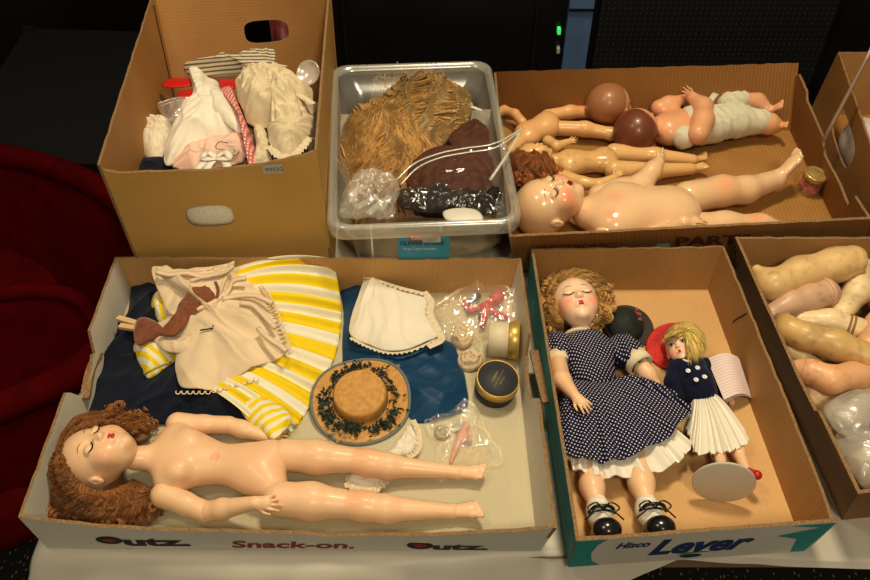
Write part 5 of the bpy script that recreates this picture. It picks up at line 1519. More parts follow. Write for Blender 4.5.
limb(b1, 'arm', pp([(600, 197, .055), (622, 191, .060), (642, 184, .062), (652, 171, .072), (658, 163, .078)]), [.021, .020, .017, .014, .011], SK2, .0018, k=.012,
     extra=lambda s_: hand(s_, W(658, 163, .078), W(672, 147, .085) - W(658, 163, .078), (-.5, .3, -.3), .040, .35, -1, spread=.2))
limb(b1, 'arm', pp([(606, 236, .045), (650, 240, .040), (683, 223, .078)]), [.020, .018, .013], SK2, .0018, k=.012,
     extra=lambda s_: hand(s_, W(684, 222, .080), W(710, 216, .086) - W(684, 222, .080), (0, 0, -1), .044, .5, 1))
limb(b1, 'leg', pp([(688, 198, .046), (722, 191, .046), (745, 190, .042), (775, 180, .040)]), [.028, .0245, .0215, .0175], SK2, .0018, k=.015,
     extra=lambda s_: toes(s_, W(777, 178, .046), W(796, 158, .075) - W(777, 178, .046), (-1, .2, .8), .070, 1), blushes=[(W(725, 184, .07), .02, .5)])
limb(b1, 'leg', pp([(694, 228, .036), (725, 226, .034), (760, 226, .030), (790, 232, .020)]), [.026, .022, .018, .013], SK2, .0022, k=.015, blushes=[(W(757, 218, .05), .015, .6)],
     extra=lambda s_: toes(s_, W(790, 234, .020), np.array([1, .1, .2]), (0, 0, 1), .045, 1))

# --- small auburn doll
b2 = thing('small_doll', 'small yellowed doll with messy rust coloured wig lying between the larger dolls', 'doll', W(600, 165, F2), 'dolls lying in the wide brown tray')
head(b2, W(534, 157, .044), (-.9, .25, .1), (.45, .75, .75), .062, SK3, eyes=(0, 0), blush=.2, width=.95, neck=.15, cell=.0012)
cap_under(b2, [W(524, 165, .034), W(545, 174, .028)], [(.034, .026, .028), (.022, .018, .018)], RST, cell=.003)
rg = np.random.default_rng(8); ro, mi_, en = [], [], []
for k_ in range(2600):
    u_ = rg.random(); x0 = 516 + 26 * rg.random(); y0 = 150 + rg.normal(0, 3)
    p0 = W(x0, y0 + 4, .060 - .0006 * abs(x0 - 530)); e = W(514 + 46 * rg.random() ** .8, 176 + rg.normal(0, 4), F2 + .010 + .03 * rg.random())
    ro.append(p0); en.append(e); mi_.append((p0 + e) / 2 + np.array([rg.normal(0, .004), -.01, .020]))
locks('hair', np.array(ro), np.array(mi_), np.array(en), RST, b2, r=.0005, amp=.0040, freq=2.2, seed=5)
locks('hair_locks', np.array(ro)[:110], np.array(mi_)[:110] + [0, 0, .004], np.array(en)[:110] + [0, 0, .004], RST, b2, r=.0005, amp=.0060, freq=1.8, seed=15, clump=(18, .003))
sp = [(W(rg.uniform(516, 558), rg.uniform(168, 184), rg.uniform(.03, .05)), rg.normal(size=3)) for _ in range(26)]
curls(RST, b2, sp, r=.008, th=.0008, name='hair_curls', seed=6)
zt = .030
s = Sdf(); s.cap(W(550, 160, .036), W(560, 162, .032), .012, .013)
s.ell(W(568, 163, zt), (.022, .031, .020), k=.012); s.ell(W(585, 162, zt), (.028, .022, .019), k=.02); s.ell(W(605, 160, zt), (.024, .029, .021), k=.015)
def scuff(V):
    n_ = vnoise(V[:, 0] * 220, V[:, 1] * 220, V[:, 2] * 200) ; n2 = vnoise(V[:, 0] * 60, V[:, 1] * 60, 2)
    return np.ones((len(V), 3)) * (1 - .28 * np.clip(n_ - .15, 0, 1) - .15 * np.clip(n2, 0, 1))[:, None] * np.array([1, .99, .95])
sobj('torso', s, .0018, SK3, b2, scuff)
limb(b2, 'arm', pp([(563, 177, .040), (582, 183, .046), (599, 185, .050), (614, 178, .056)]), [.0130, .0110, .0100, .0070], SK3, .0012, k=.006,
     extra=lambda s_: hand(s_, W(614, 178, .056), W(626, 167, .064) - W(614, 178, .056), (-.3, -.5, .6), .028, .3, 1, spread=.2))
limb(b2, 'arm', pp([(560, 147, .034), (548, 141, .046), (556, 146, .050), (568, 142, .052)]), [.009, .009, .0085, .006], SK3, .0012, k=.005,
     extra=lambda s_: hand(s_, W(568, 142, .052), W(580, 139, .056) - W(568, 142, .052), (0, -.5, .6), .022, .4, 1, spread=.2))
for h_, kn, an, ft, sd_ in (((614, 153, .030), (655, 156, .028), (692, 160, .022), (712, 154, .026), 1), ((614, 170, .030), (655, 171, .028), (690, 169, .022), (712, 163, .028), -1)):
    limb(b2, 'leg', pp([h_, kn, an]), [.0175, .0145, .0105], SK3, .0014, k=.01, extra=lambda s_: toes(s_, W(*an), W(*ft) - W(*an), (0, -.2, 1), .038, sd_))

# --- orange toned doll at the back, head hidden by the bin
b3 = thing('small_doll', 'orange vinyl doll body at the back whose legs reach to the painted heads', 'doll', W(545, 130, F2), 'dolls lying in the wide brown tray')
zt = .034
s = Sdf(); s.ell(W(528, 134, zt), (.026, .030, .020)); s.ell(W(544, 127, zt), (.026, .026, .020), k=.02); s.cap(W(520, 142, .036), W(512, 150, .036), .012, .011, k=.01)
s.ell(W(548, 124, zt), (.018, .030, .020), k=.02)
sobj('torso', s, .0020, SK4, b3)
limb(b3, 'arm', pp([(522, 122, .036), (515, 114, .036), (504, 110, .034), (496, 114, .030)]), [.0095, .009, .0085, .007], SK4, .0014, k=.006)
limb(b3, 'leg', pp([(547, 116, .034), (570, 112, .034), (594, 112, .030), (616, 112, .022)]), [.0125, .0125, .0115, .008], SK4, .0016, k=.008, blushes=[(W(580, 107, .045), .012, .5)])
limb(b3, 'leg', pp([(558, 128, .032), (585, 129, .032), (612, 134, .028), (630, 137, .020)]), [.0140, .0140, .0115, .008], SK4, .0016, k=.008)

# --- two dolls with painted hair
HP = (.15, .055, .035)
b4 = thing('painted_head_doll', 'doll with a light brown painted head showing behind the dark painted head', 'doll', W(620, 118, F2), 'dolls lying in the wide brown tray')
head(b4, W(610, 107, .052), (-.25, .2, 1), (.75, .62, -.1), .094, mat('light brown painted skin', (.80, .45, .25), .4, .05, 14, sss=.1, attr=True, coat=.15), blush=.3, neck=0, hairpaint=(.52, .43, .36), width=1.12, cell=.0014)
s = Sdf(); s.ell(W(622, 112, .020), (.030, .022, .014)); sobj('shoulder_plate', s, .002, SK4, b4)

b5 = thing('cloth_body_doll', 'baby doll with dark brown painted hair, arm raised, in pale cloth body and bloomers', 'doll', W(705, 128, F2), 'dolls lying in the wide brown tray')
SK6 = mat('pink tan composition skin', (.80, .43, .24), .36, .05, 14, sss=.1, attr=True, coat=.15)
head(b5, W(638, 131, .048), (-.55, -.25, .75), (.35, .85, .35), .096, SK6, blush=.4, neck=.18, hairpaint=(.26, .15, .12), width=1.10, cell=.0014)
s = Sdf(); s.ell(W(668, 129, .044), (.030, .036, .028)); s.cap(W(655, 128, .046), W(668, 129, .044), .018, .02, k=.01); s.ell(W(682, 126, .044), (.022, .040, .028), k=.02)
sobj('shoulder_plate', s, .0020, SK6, b5)
PALEC = fabric('pale green white muslin', (.72, .68, .52), 500, .3, .85, .08, 25)
s = Sdf(); s.ell(W(692, 126, .042), (.030, .041, .033)); s.ell(W(712, 124, .042), (.040, .040, .034), k=.03); s.ell(W(733, 119, .042), (.030, .040, .032), k=.02)
s.chain(pp([(728, 104, .046), (740, 101, .048)]), [.022, .020], k=.015); s.chain(pp([(740, 122, .042), (760, 122, .042)]), [.027, .023], k=.015)
s.ell(W(684, 138, .046), (.022, .020, .022), k=.008)
V, Fc = s.mesh(.0020); V[:, 2] += .0022 * (1 - np.abs(vnoise(V[:, 0] * 60, V[:, 1] * 120, 3))) ** 3 + .0008 * np.sin(V[:, 0] * 300 + V[:, 1] * 200)
mobj('cloth_body', V, Fc, PALEC, b5)
limb(b5, 'arm', pp([(698, 134, .062), (703, 120, .070), (703, 107, .076), (693, 98, .080)]), [.0190, .0185, .0165, .011], SK6, .0016, k=.012,
     extra=lambda s_: hand(s_, W(693, 98, .080), W(684, 89, .085) - W(693, 98, .080), (-.7, -.3, .3), .034, .4, -1, spread=.25))
limb(b5, 'arm', pp([(672, 110, .048), (664, 111, .046), (659, 108, .050), (668, 103, .056), (682, 100, .060)]), [.016, .0145, .013, .012, .010], SK6, .0018, k=.01)
limb(b5, 'leg', pp([(742, 101, .048), (756, 102, .046), (768, 110, .040)]), [.0185, .0175, .0110], SK6, .0016, k=.01,
     extra=lambda s_: toes(s_, W(769, 111, .040), W(783, 104, .060) - W(769, 111, .040), (-.6, -.3, .6), .036, 1))
limb(b5, 'leg', pp([(761, 123, .042), (770, 124, .040), (777, 126, .036)]), [.0190, .0185, .0120], SK6, .0016, k=.01,
     extra=lambda s_: toes(s_, W(778, 126, .036), W(790, 124, .056) - W(778, 126, .036), (-.6, -.2, .8), .034, -1))
q = MB(); q.add(*ribbon([W(708, 104, .07), W(712, 98, .078), W(716, 93, .080)], .012, n=10)); q.build('cloth_tie', PALEC, b5)

# --- jar
GLASS = film('jar glass', (.96, .95, .92), .05, .04, .0, 20, body=(.8, .78, .72), gloss=.12)
GL = mat('gold tin lid', (.66, .48, .18), .28, .15, 80, metal=.5)
j = thing('glass_jar', 'small glass jar of red beads with a gold lid standing in the doll tray', 'jar', W(806, 196, F2))
aj = np.array([.10, -.10, 1]); aj /= np.linalg.norm(aj); cj = W(806, 190, F2 + .002)
q = MB(); q.add(*lathe([(.0001, 0), (.0185, 0), (.0205, .003), (.0210, .010), (.0205, .024), (.0175, .029), (.0175, .034), (.0165, .034), (.0165, .028), (.0195, .023), (.0195, .010), (.018, .002), (.0001, .0015)], 40, cj, aj)); q.build('glass_body', GLASS, j)
q = MB(); q.add(*lathe([(.0001, .030), (.0195, .030), (.0200, .0305), (.0200, .0375), (.0190, .0395), (.016, .0395), (.0145, .0385), (.012, .0385), (.011, .0392), (.0001, .0390)], 44, cj, aj)); q.build('lid', GL, j)
RB = mat('red glass beads', (.60, .02, .015), .2, .2, 60, coat=.5)
rg = np.random.default_rng(4); q = MB()
for k_ in range(120):
    a = rg.uniform(0, 6.28); r_ = .0165 * math.sqrt(rg.random()); h_ = rg.uniform(.004, .024); x = np.cross(aj, (0, 1, 0)); y = np.cross(aj, x)
    p = cj + aj * h_ + r_ * (math.cos(a) * x + math.sin(a) * y); q.add(*lathe([(.0001, -.0028), (.002, -.002), (.0028, 0), (.002, .002), (.0001, .0028)], 9, p, rg.normal(size=3)))
o = q.build('red_beads', RB, None); tag(o, 'red beads filling the small gold lidded jar', 'beads', kind='stuff')

# ================================================================ loose limbs at the right edge
F3 = .005
OLD = {'tan': (.82, .57, .27), 'mauve': (.68, .45, .30), 'cream': (.88, .70, .42), 'dirty': (.70, .47, .19), 'salmon': (.88, .50, .27), 'pale': (.80, .60, .34)}
def oldm(k_): return mat('old ' + k_ + ' composition', OLD[k_], .42, .10, 40, attr=True, coat=.06, dark=tuple(np.array(OLD[k_]) * .72))
def lim(nm, lab, pts, rs, k_, end=None, extra=None, k=.01):
    V0 = pp(pts); t = thing(nm, lab, 'doll limb', V0[0] * [1, 1, 0] + [0, 0, F3], 'loose composition doll limbs in the right edge box')
    def colf(V):
        n1 = vnoise(V[:, 0] * 150, V[:, 1] * 150, V[:, 2] * 150); n2 = vnoise(V[:, 0] * 40, V[:, 1] * 40, 4)
        c = np.ones((len(V), 3)) * (1 - .35 * np.clip(n1 - .25, 0, 1) - .2 * np.clip(n2, 0, 1))[:, None]
        if end is not None:
            kk = np.clip(1 - np.linalg.norm(V - W(*end[0]), axis=1) / end[1], 0, 1)[:, None] * .8; c = c * (1 - kk) + kk * np.array(end[2])
        return c
    limb(t, 'limb_body', V0, rs, oldm(k_), .0018, k=k, extra=extra, parent=None); t.children[0].data
    o_ = [c for c in t.children][0]
    me = o_.data; V = np.array([v.co[:] for v in me.vertices]) + OFF[t.name]; c4 = np.ones((len(V), 4)); c4[:, :3] = colf(V)
    a = me.color_attributes.get('Col') or me.color_attributes.new('Col', 'FLOAT_COLOR', 'POINT'); a.data.foreach_set('color', c4.ravel())
    return t
lim('loose_limb', 'pale cream limb standing behind the big tan leg at the frame edge', [(862, 266, .06), (858, 290, .055), (842, 312, .05)], [.014, .019, .015], 'cream')
lim('loose_limb', 'biggest tan doll leg at the back with a knobbed joint and pointed foot', [(757, 270, .075), (773, 285, .072), (800, 273, .075), (835, 265, .078), (852, 261, .08)], [.008, .0215, .0225, .024, .023], 'tan', k=.012,
    extra=lambda s_: (s_.ell(W(847, 257, .095), (.012, .010, .008), k=.006), s_.ell(W(867, 262, .080), (.012, .018, .016), k=.006, sub=True)))
t = lim('loose_limb', 'dusty pinkish leg with a pale cuff, second from the back', [(772, 314, .055), (790, 304, .060), (810, 298, .062), (826, 293, .062)], [.014, .017, .0185, .0195], 'mauve')
V, Fc = lathe([(.0165, -.003), (.0215, -.003), (.0222, .0), (.0205, .006), (.016, .007)], 30, W(826, 293, .062), W(836, 291, .062) - W(826, 293, .062)); q = MB(); q.add(V, Fc)
mobj('cuff', np.vstack(q.V), q.F, mat('dusty pink cuff', (.66, .44, .30), .45, .1), t)
t = lim('loose_limb', 'cream limb with rubber bands and yellow end under the dirty tan leg', [(800, 320, .045), (830, 322, .048), (856, 330, .048)], [.014, .0175, .0185], 'cream', end=((864, 338, .05), .022, (.9, .75, .2)))
for x_ in (846, 850):
    V, Fc = lathe([(.0185, 0), (.0198, .0007), (.0198, .0022), (.0185, .003)], 30, W(x_, 327 + (x_ - 846) * .4, .048), W(856, 330, .048) - W(830, 322, .048)); q = MB(); q.add(V, Fc); q.build('rubber_band', mat('brown rubber', (.35, .17, .07), .5), t)
lim('loose_limb', 'dirty tan leg with a dark worn end crossing the middle of the pile', [(784, 320, .070), (789, 330, .070), (805, 337, .072), (835, 345, .072), (864, 356, .070)], [.0115, .0165, .018, .020, .0185], 'dirty', end=((781, 314, .07), .022, (.35, .30, .25)))
lim('loose_limb', 'narrow cream limb end poking out below the dirty tan leg', [(789, 350, .05), (802, 357, .048), (815, 362, .04)], [.0075, .009, .010], 'cream')
lim('loose_limb', 'pale tan limb lying lowest beneath the salmon arm', [(800, 380, .035), (815, 396, .035), (832, 408, .03)], [.014, .017, .016], 'pale')
t = lim('loose_limb', 'salmon pink doll arm with grey string tied at its end', [(798, 368, .062), (810, 372, .064), (830, 380, .066), (852, 376, .066), (872, 378, .062)], [.011, .0155, .0175, .0165, .015], 'salmon')
q = MB(); c0 = W(801, 369, .064); d_ = W(810, 372, .064) - c0; d_ /= np.linalg.norm(d_)
for i in range(5): 
    V, Fc = lathe([(.0135, 0), (.0152, .001), (.0135, .002)], 20, c0 + d_ * .0022 * i, d_); q.add(V, Fc)
mobj('string_winding', np.vstack(q.V), q.F, mat('grey string', (.40, .36, .27), .9, .3, 400), t)
lim('loose_limb', 'tan limb at the frame edge beside the rubber banded one', [(868, 345, .055), (880, 325, .055), (890, 300, .05)], [.016, .018, .015], 'salmon')
# plastic bags at the near end of that box
WB = film('milky bag', (.85, .84, .80), .60, .25, .6, 38, body=(.60, .57, .50), gloss=.05)
o = cloth('plastic_bag', [(822, 412, .06), (838, 396, .065), (856, 391, .065), (885, 392, .06), (905, 410, .05), (900, 436, .05), (868, 440, .06), (842, 436, .06)], .055, .018, WB, center=(862, 414, .062), wr=.0035, wf=34, nt=120, nr=36, seed=61)
tag(o, 'milky plastic bag bundled over pale pieces, further one in the limb box', 'bag')
o = cloth('plastic_bag', [(835, 436, .05), (852, 430, .055), (880, 432, .055), (910, 445, .05), (912, 478, .04), (885, 492, .045), (862, 489, .05), (848, 470, .05)], .045, .018, WB, center=(872, 460, .055), wr=.004, wf=36, nt=120, nr=36, seed=66)
tag(o, 'milky crumpled plastic bag in the near corner of the limb box', 'bag')
for i, (x_, y_) in enumerate(((855, 412), (872, 408), (868, 460), (888, 470))):
    s = Sdf(); s.cap(W(x_ - 8, y_ + 3, .042), W(x_ + 10, y_ - 4, .042), .014, .017, k=.01); s.ell(W(x_ + 12, y_ - 6, .044), .015, k=.01)
    o = sobj('wrapped_piece', s, .003, oldm('cream'), None, lambda V: np.ones((len(V), 3))); tag(o, ['pale piece inside the further milky bag, left one', 'pale piece inside the further milky bag, right one', 'pale piece inside the nearer milky bag, left one', 'pale piece inside the nearer milky bag, right one'][i], 'doll limb')
# dark paper lining under the limbs, fills the box bottom
o = cloth('brown_paper', [(745, 300), (900, 290), (985, 300), (1010, 460), (860, 490), (800, 400)], F3, .022, mat('crumpled brown paper', (.26, .15, .06), .8, .2, 20), center=(880, 380), wr=.006, wf=18, nr=24, nt=90, seed=71, closed_smooth=True)
tag(o, 'crumpled brown packing paper beneath the loose limbs', 'paper')
# ================================================================ contents of the tall file box
def lay(nm, lab, cat, outline, z, h, m, **k):
    o = cloth(nm, outline, z, h, m, **k); tag(o, lab, cat); return o
def inset(pl, z): return [W(a, b_, z) for a, b_ in pl]
IV = fabric('ivory cotton', (.80, .72, .56), 500, .25, .85, .08, 25); IV2 = fabric('cream lawn', (.74, .64, .44), 400, .3, .85, .12, 40)
PKF = fabric('pale pink cotton', (.86, .60, .48), 500, .2, .8, .1, 25); WHF = fabric('soft white cotton', (.84, .78, .66), 500, .2, .85, .05, 20)
TICK = uvpat('grey ticking stripe', 'stripe', (.62, .54, .38), (.16, .13, .11), (150, 1), .60)
CAL = uvpat('pink calico', 'dots', (.60, .16, .15), (.80, .62, .52), (190, 190), .32)
REDP = mat('glossy red plastic', (.60, .02, .015), .3, .1, 20)
# heap underneath
base = cloth('linen_heap', [(-.43, 0)] and [(150, 150, .10), (200, 105, .10), (312, 100, .10), (316, 150, .10), (312, 185, .10), (155, 195, .10)], .10, .03, fabric('dull tan linen', (.42, .33, .22), 300, .3), center=(235, 145, .12), wr=.01, wf=20, nr=30, nt=90, seed=81)  # linen in a darker tan than the clothes on top
V = np.array([v.co[:] for v in base.data.vertices]); 
tag(base, 'heap of folded doll linen filling the bottom of the tall box', 'clothes')
sk = cloth('linen_heap', [(150, 150, .10), (200, 105, .10), (312, 100, .10), (316, 150, .10), (312, 185, .10), (155, 195, .10)], .10, 0, MATS['dull tan linen'], center=(235, 145), raw=True, nt=90, nr=6)
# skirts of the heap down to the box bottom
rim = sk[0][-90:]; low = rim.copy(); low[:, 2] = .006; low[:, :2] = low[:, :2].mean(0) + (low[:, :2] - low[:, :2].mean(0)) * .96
mobj('lower_layer', np.vstack([rim, low]), [[i, (i + 1) % 90, 90 + (i + 1) % 90, 90 + i] for i in range(90)], MATS['dull tan linen'], base)
V, Fc, uvs = cloth('x', [(186, 63, .19), (210, 58, .19), (240, 55, .19), (271, 48, .19), (275, 60, .18), (268, 74, .17), (245, 78, .16), (215, 80, .16), (188, 75, .17)], .17, .012, TICK, raw=True, center=(231, 66, .18), wr=.003, wf=30, nt=140, uvang=R(90 + 9), seed=82)
uvs[:, 0] = V[:, 1] * .75 + V[:, 2] * .75 - V[:, 0] * .12
o = mobj('striped_pouch', V, Fc, TICK, None, uv=uvs); tag(o, 'folded grey and cream striped cloth at the back of the tall box', 'cloth')
for pl, lb in (([(161, 85), (172, 78), (190, 79), (192, 84), (175, 87)], 'shiny red strip at the left of the clothes in the tall box'), ([(177, 93), (185, 90), (196, 90), (196, 97), (182, 97)], 'shorter shiny red strip just below the other one'), ([(219, 80), (226, 79), (236, 81), (234, 88), (222, 88)], 'bit of red plastic between dress and bonnet')):
    lay('red_strip', lb, 'strip', [(a, b_, .17) for a, b_ in pl], .17, .0008, REDP, center=(*np.mean(pl, 0), .171), nt=40, nr=8)
o = lay('zip_bag', 'clear zip bag edge sticking out left of the white dress', 'bag', [(157, 104, .155), (172, 99, .16), (193, 96, .165), (188, 108, .16), (182, 119, .155), (168, 121, .15)], .155, .006, BAG2, center=(176, 109, .16), wr=.0015, wf=30, nt=80, nr=20)
q = MB(); q.add(*ribbon([W(158, 103, .166), W(174, 98, .17), W(192, 96, .17)], .003, n=10)); q.add(*ribbon([W(160, 106, .166), W(175, 101, .17), W(191, 99, .17)], .0015, n=10)); q.build('zip_strip', REDP if False else BAG2, o)
lay('navy_cloth', 'dark navy fold in the near left corner of the tall box', 'cloth', [(133, 160), (150, 158), (170, 160), (178, 172), (160, 182), (138, 180)], .13, .01, NAVY, center=(155, 169), wr=.003, nt=60, nr=16)
lay('white_sock', 'folded ivory doll stocking at the left of the white dress', 'sock', [(145, 121), (158, 119), (170, 121), (174, 135), (170, 150), (160, 159), (147, 159), (142, 147), (141, 134)], .135, .022, IV, center=(157, 139), wr=.004, wf=50, nt=90, seed=83, fold=1, foldn=6, foldamp=.002)
# white dress
wd = thing('white_dress', 'white baby doll dress with pink lower layer and bow on top of the heap', 'dress', W(208, 120, .14))
V, Fc, uvs = cloth('x', [(189, 72, .17), (200, 71, .17), (209, 78, .165), (218, 82, .16), (223, 92, .16), (230, 104, .155), (238, 118, .15), (245, 130, .15), (240, 140, .15), (220, 142, .15), (200, 150, .15), (184, 160, .145), (168, 168, .145), (164, 156, .145), (168, 140, .15), (173, 125, .155), (180, 110, .16), (191, 98, .165), (192, 86, .17)],
                   .15, .024, WHF, raw=True, center=(207, 118, .162), wr=.0055, wf=34, nr=50, nt=220, seed=84, wdir=1.0, wst=.5, fold=1, foldn=6, foldamp=.002)
mobj('bodice', V, Fc, WHF, wd, uv=uvs)
V, Fc, uvs = cloth('x', [(210, 90, .18), (222, 92, .175), (235, 108, .17), (245, 128, .165), (240, 134, .165), (224, 122, .175), (212, 110, .18)], .17, .008, WHF, raw=True, center=(226, 112, .18), wr=.002, wf=40, nt=90, nr=24, seed=94)
mobj('collar', V, Fc, WHF, wd, uv=uvs)
V, Fc, uvs = cloth('x', [(246, 132, .155), (249, 145, .15), (248, 158, .145), (235, 166, .14), (215, 170, .14), (190, 172, .14), (176, 170, .14), (172, 163, .145), (190, 150, .15), (215, 142, .155), (235, 138, .155)], .145, .012, PKF, raw=True, center=(222, 155, .15), wr=.005, wf=40, nt=130, seed=85, fold=1, foldn=12, foldamp=.002)
mobj('pink_underlayer', V, Fc, PKF, wd, uv=uvs)
q = MB()
for pts in ([(213, 156), (205, 160), (196, 170)], [(215, 158), (208, 166), (205, 174)], [(218, 156), (226, 162), (228, 172)]): q.add(*ribbon([W(*p, .168) for p in pts], .012, n=12))
for sx in (-1, 1): q.add(*ribbon(smoothpath([W(216, 157, .17), W(216 + sx * 9, 151, .176), W(216 + sx * 13, 158, .172), W(216, 158, .17)], 16), .010, n=16))
q.build('ribbon_bow', WHF, wd)
q = MB()
for j_ in range(12):
    a = j_ * .5236; p = W(232, 152, .172); q.add(*lathe([(.0001, -.002), (.0034, 0), (.0001, .003)], 8, p + [.0075 * math.cos(a), .0075 * math.sin(a), 0], (.3 * math.cos(a), .3 * math.sin(a), 1)))
q.add(*lathe([(.0001, -.002), (.005, 0), (.0001, .004)], 10, W(232, 152, .173), (0, 0, 1))); q.build('cloth_flower', IV2, wd)
q = MB(); q.tube(smoothpath([W(226, 150, .174), W(216, 148, .178), (W(219, 142, .180)), W(228, 143, .178)], 20), .0006, 4); q.build('wire_loop', ironm, wd)
# calico and lace
V, Fc, uvs = cloth('x', [(220, 92, .175), (230, 87, .175), (237, 100, .17), (245, 120, .165), (254, 144, .155), (256, 164, .15), (249, 168, .15), (247, 150, .158), (240, 128, .165), (231, 108, .172)], .155, .014, CAL, raw=True, center=(240, 122, .178), wr=.002, wf=40, nt=120, seed=86)
o = mobj('calico_dress', V, Fc, CAL, None, uv=uvs); tag(o, 'pink dotted calico doll dress between the white dress and the bonnet', 'dress')
o = lay('lace_strip', 'wide cream lace strip below the bonnet', 'lace', [(254, 128, .165), (262, 126, .165), (269, 140, .16), (272, 160, .15), (262, 166, .15), (253, 164, .15), (256, 146, .16)], .15, .008, LACE, center=(262, 146, .162), nt=80, wr=.002, wf=80)
# bonnet
bn = thing('lace_bonnet', 'gathered cream doll bonnet with eyelet lace edge on the right of the heap', 'bonnet', W(278, 115, .15))
V, Fc, uvs = cloth('x', [(237, 80, .185), (246, 72, .19), (258, 70, .19), (270, 69, .19), (285, 77, .19), (300, 82, .185), (312, 92, .175), (314, 106, .17), (312, 120, .165), (308, 138, .16), (297, 150, .155), (284, 156, .155), (273, 146, .16), (268, 130, .165), (258, 128, .165), (249, 124, .168), (241, 108, .175), (236, 92, .18)],
                   .165, .030, IV2, raw=True, center=(276, 104, .185), wr=.0062, wf=40, nr=54, nt=240, seed=87, fold=1, foldn=15, foldamp=.0028)
mobj('crown', V, Fc, IV2, bn, uv=uvs)
V, Fc, uvs = cloth('x', [(270, 122, .182), (285, 112, .186), (302, 108, .182), (313, 116, .174), (311, 132, .168), (305, 142, .165), (297, 153, .162), (284, 158, .162), (272, 150, .164), (268, 136, .170)], .168, .012, IV2, raw=True, center=(291, 132, .182), wr=.003, wf=40, nt=160, nr=34, seed=88, fold=1, foldn=17, foldamp=.0018)
mobj('ruffle', V, Fc, IV2, bn, uv=uvs)
lacestrip([(270, 146), (279, 156), (290, 157), (300, 150), (310, 137)], .168, .012, LACE, bn, amp=.002)
lacestrip([(282, 82), (292, 92), (304, 98), (313, 104)], .196, .010, LACE, bn, amp=.002)
q = MB(); q.add(*ribbon(smoothpath([W(262, 68, .19), W(272, 64, .195), W(287, 66, .19)], 14), .004, n=14)); q.build('ribbon_tie', PKF, bn)
# clear plastic dish
q = MB(); V, Fc = lathe([(.0001, 0), (.016, 0), (.020, .004), (.0215, .008), (.0200, .009), (.018, .004), (.0001, .002)], 30, W(310, 74, .19), (-.3, -.7, .7)); q.add(V, Fc)
o = q.build('plastic_dish', film('frosty plastic', (.9, .88, .84), .45, .2, .1, 30, body=(.75, .70, .66)), None); tag(o, 'small frosted plastic dish against the right wall of the tall box', 'dish')
# tube behind the hand hole
hb = onq(TQ['back'], .37, .74); q = MB(); q.tube([hb + [.006, .06, -.35], hb + [.008, .06, .01]], .022, 20)
o = q.build('red_tube', mat('dull maroon tube', (.22, .035, .035), .4, .15, 20), None); tag(o, 'maroon tube standing behind the tall box seen through its rear hand hole', 'tube')
# white lace seen through the front hand hole
hf = onq(TQ['front'], .435, .57); uu = (TQ['front'][1] - TQ['front'][0]) * .15; vv = (TQ['front'][3] - TQ['front'][0]) * .13
V = []; Fc = []; uvl = []
for i in range(25):
    for j_ in range(13):
        a, b_ = i / 24 - .5, j_ / 12 - .5; p = hf + uu * 2 * a + vv * 2 * b_; p = p + np.array([0, .0085 - .0 * a, 0]) + np.array([0, -.0078 * (1 - 4 * a * a) * (1 - 4 * b_ * b_) + .0012 * math.sin(i * 2.2) * math.sin(j_ * 2.2) * .5, 0])
        V.append(p); uvl.append((i, j_))
for i in range(24):
    for j_ in range(12): a = i * 13 + j_; Fc.append([a, a + 13, a + 14, a + 1])
o = mobj('quilted_cloth', V, Fc, mat('white quilted cloth', (.95, .90, .78), .7, .15, 400, bump=.6, bscale=300), None, uv=uvl); tag(o, 'white quilted cloth bulging at the front hand hole of the tall box', 'cloth')

# ================================================================ plastic bin
BIN = film('frosted bin plastic', (.84, .85, .80), .26, .22, .12, 14, body=(.66, .64, .56), gloss=.10)
bt = thing('plastic_bin', 'translucent frosted plastic storage bin with blue shop label', 'bin', (-.025, 1.08, 0))
zt = .14
TL, TRr, FR_, FL_ = [W(*p, zt)[:2] for p in ((333, 64), (491, 60), (522, 222), (325, 228))]
def ring(z, ins, rad=.028, n=8):
    c = (TL + TRr + FR_ + FL_) / 4; P = []
    quad = [FL_, FR_, TRr, TL]; w_, h_ = .28, .47
    e = [q_ + np.sign(c - q_) * ins for q_ in quad]
    for i, (q_, s0) in enumerate(zip(e, (180, 270, 0, 90))):
        cc = q_ + np.sign(c - q_) * rad
        for k_ in range(n + 1):
            a = R(s0 + 90 * k_ / n); P.append([cc[0] + rad * math.cos(a), cc[1] + rad * math.sin(a), z])
    return P
def rings(L_, nm, m, par, close=False):
    n = len(L_[0]); V = np.vstack(L_); Fc = [[i * n + j_, i * n + (j_ + 1) % n, (i + 1) * n + (j_ + 1) % n, (i + 1) * n + j_] for i in range(len(L_) - 1) for j_ in range(n)]
    if close: Fc.append(list(range(n)))
    return mobj(nm, V, Fc, m, par)
rings([ring(.003, .046), ring(.010, .038), ring(.050, .032), ring(.098, .026), ring(.102, .020), ring(.132, .012)], 'bin_body', BIN, bt, True)
RIMM = film('frosted rim plastic', (.92, .92, .88), .34, .25, .05, 14, body=(.74, .74, .66), gloss=.12)
rings([ring(.118, .0), ring(.134, -.001), ring(.1395, .0025), ring(.1395, .0085), ring(.132, .0125)], 'rim', RIMM, bt)
for x_ in (-.5, .5):    # moulded ribs on the rear and front walls
    for (ya, yi) in ((TL[1] - .016, 1), (FL_[1] + .018, -1)):
        cx = (TL[0] + TRr[0]) / 2 + x_ * .10; q = MB(); q.box((cx, ya, .09), (.0025, .004, .075)); q.build('wall_rib', RIMM, bt, smooth=False)
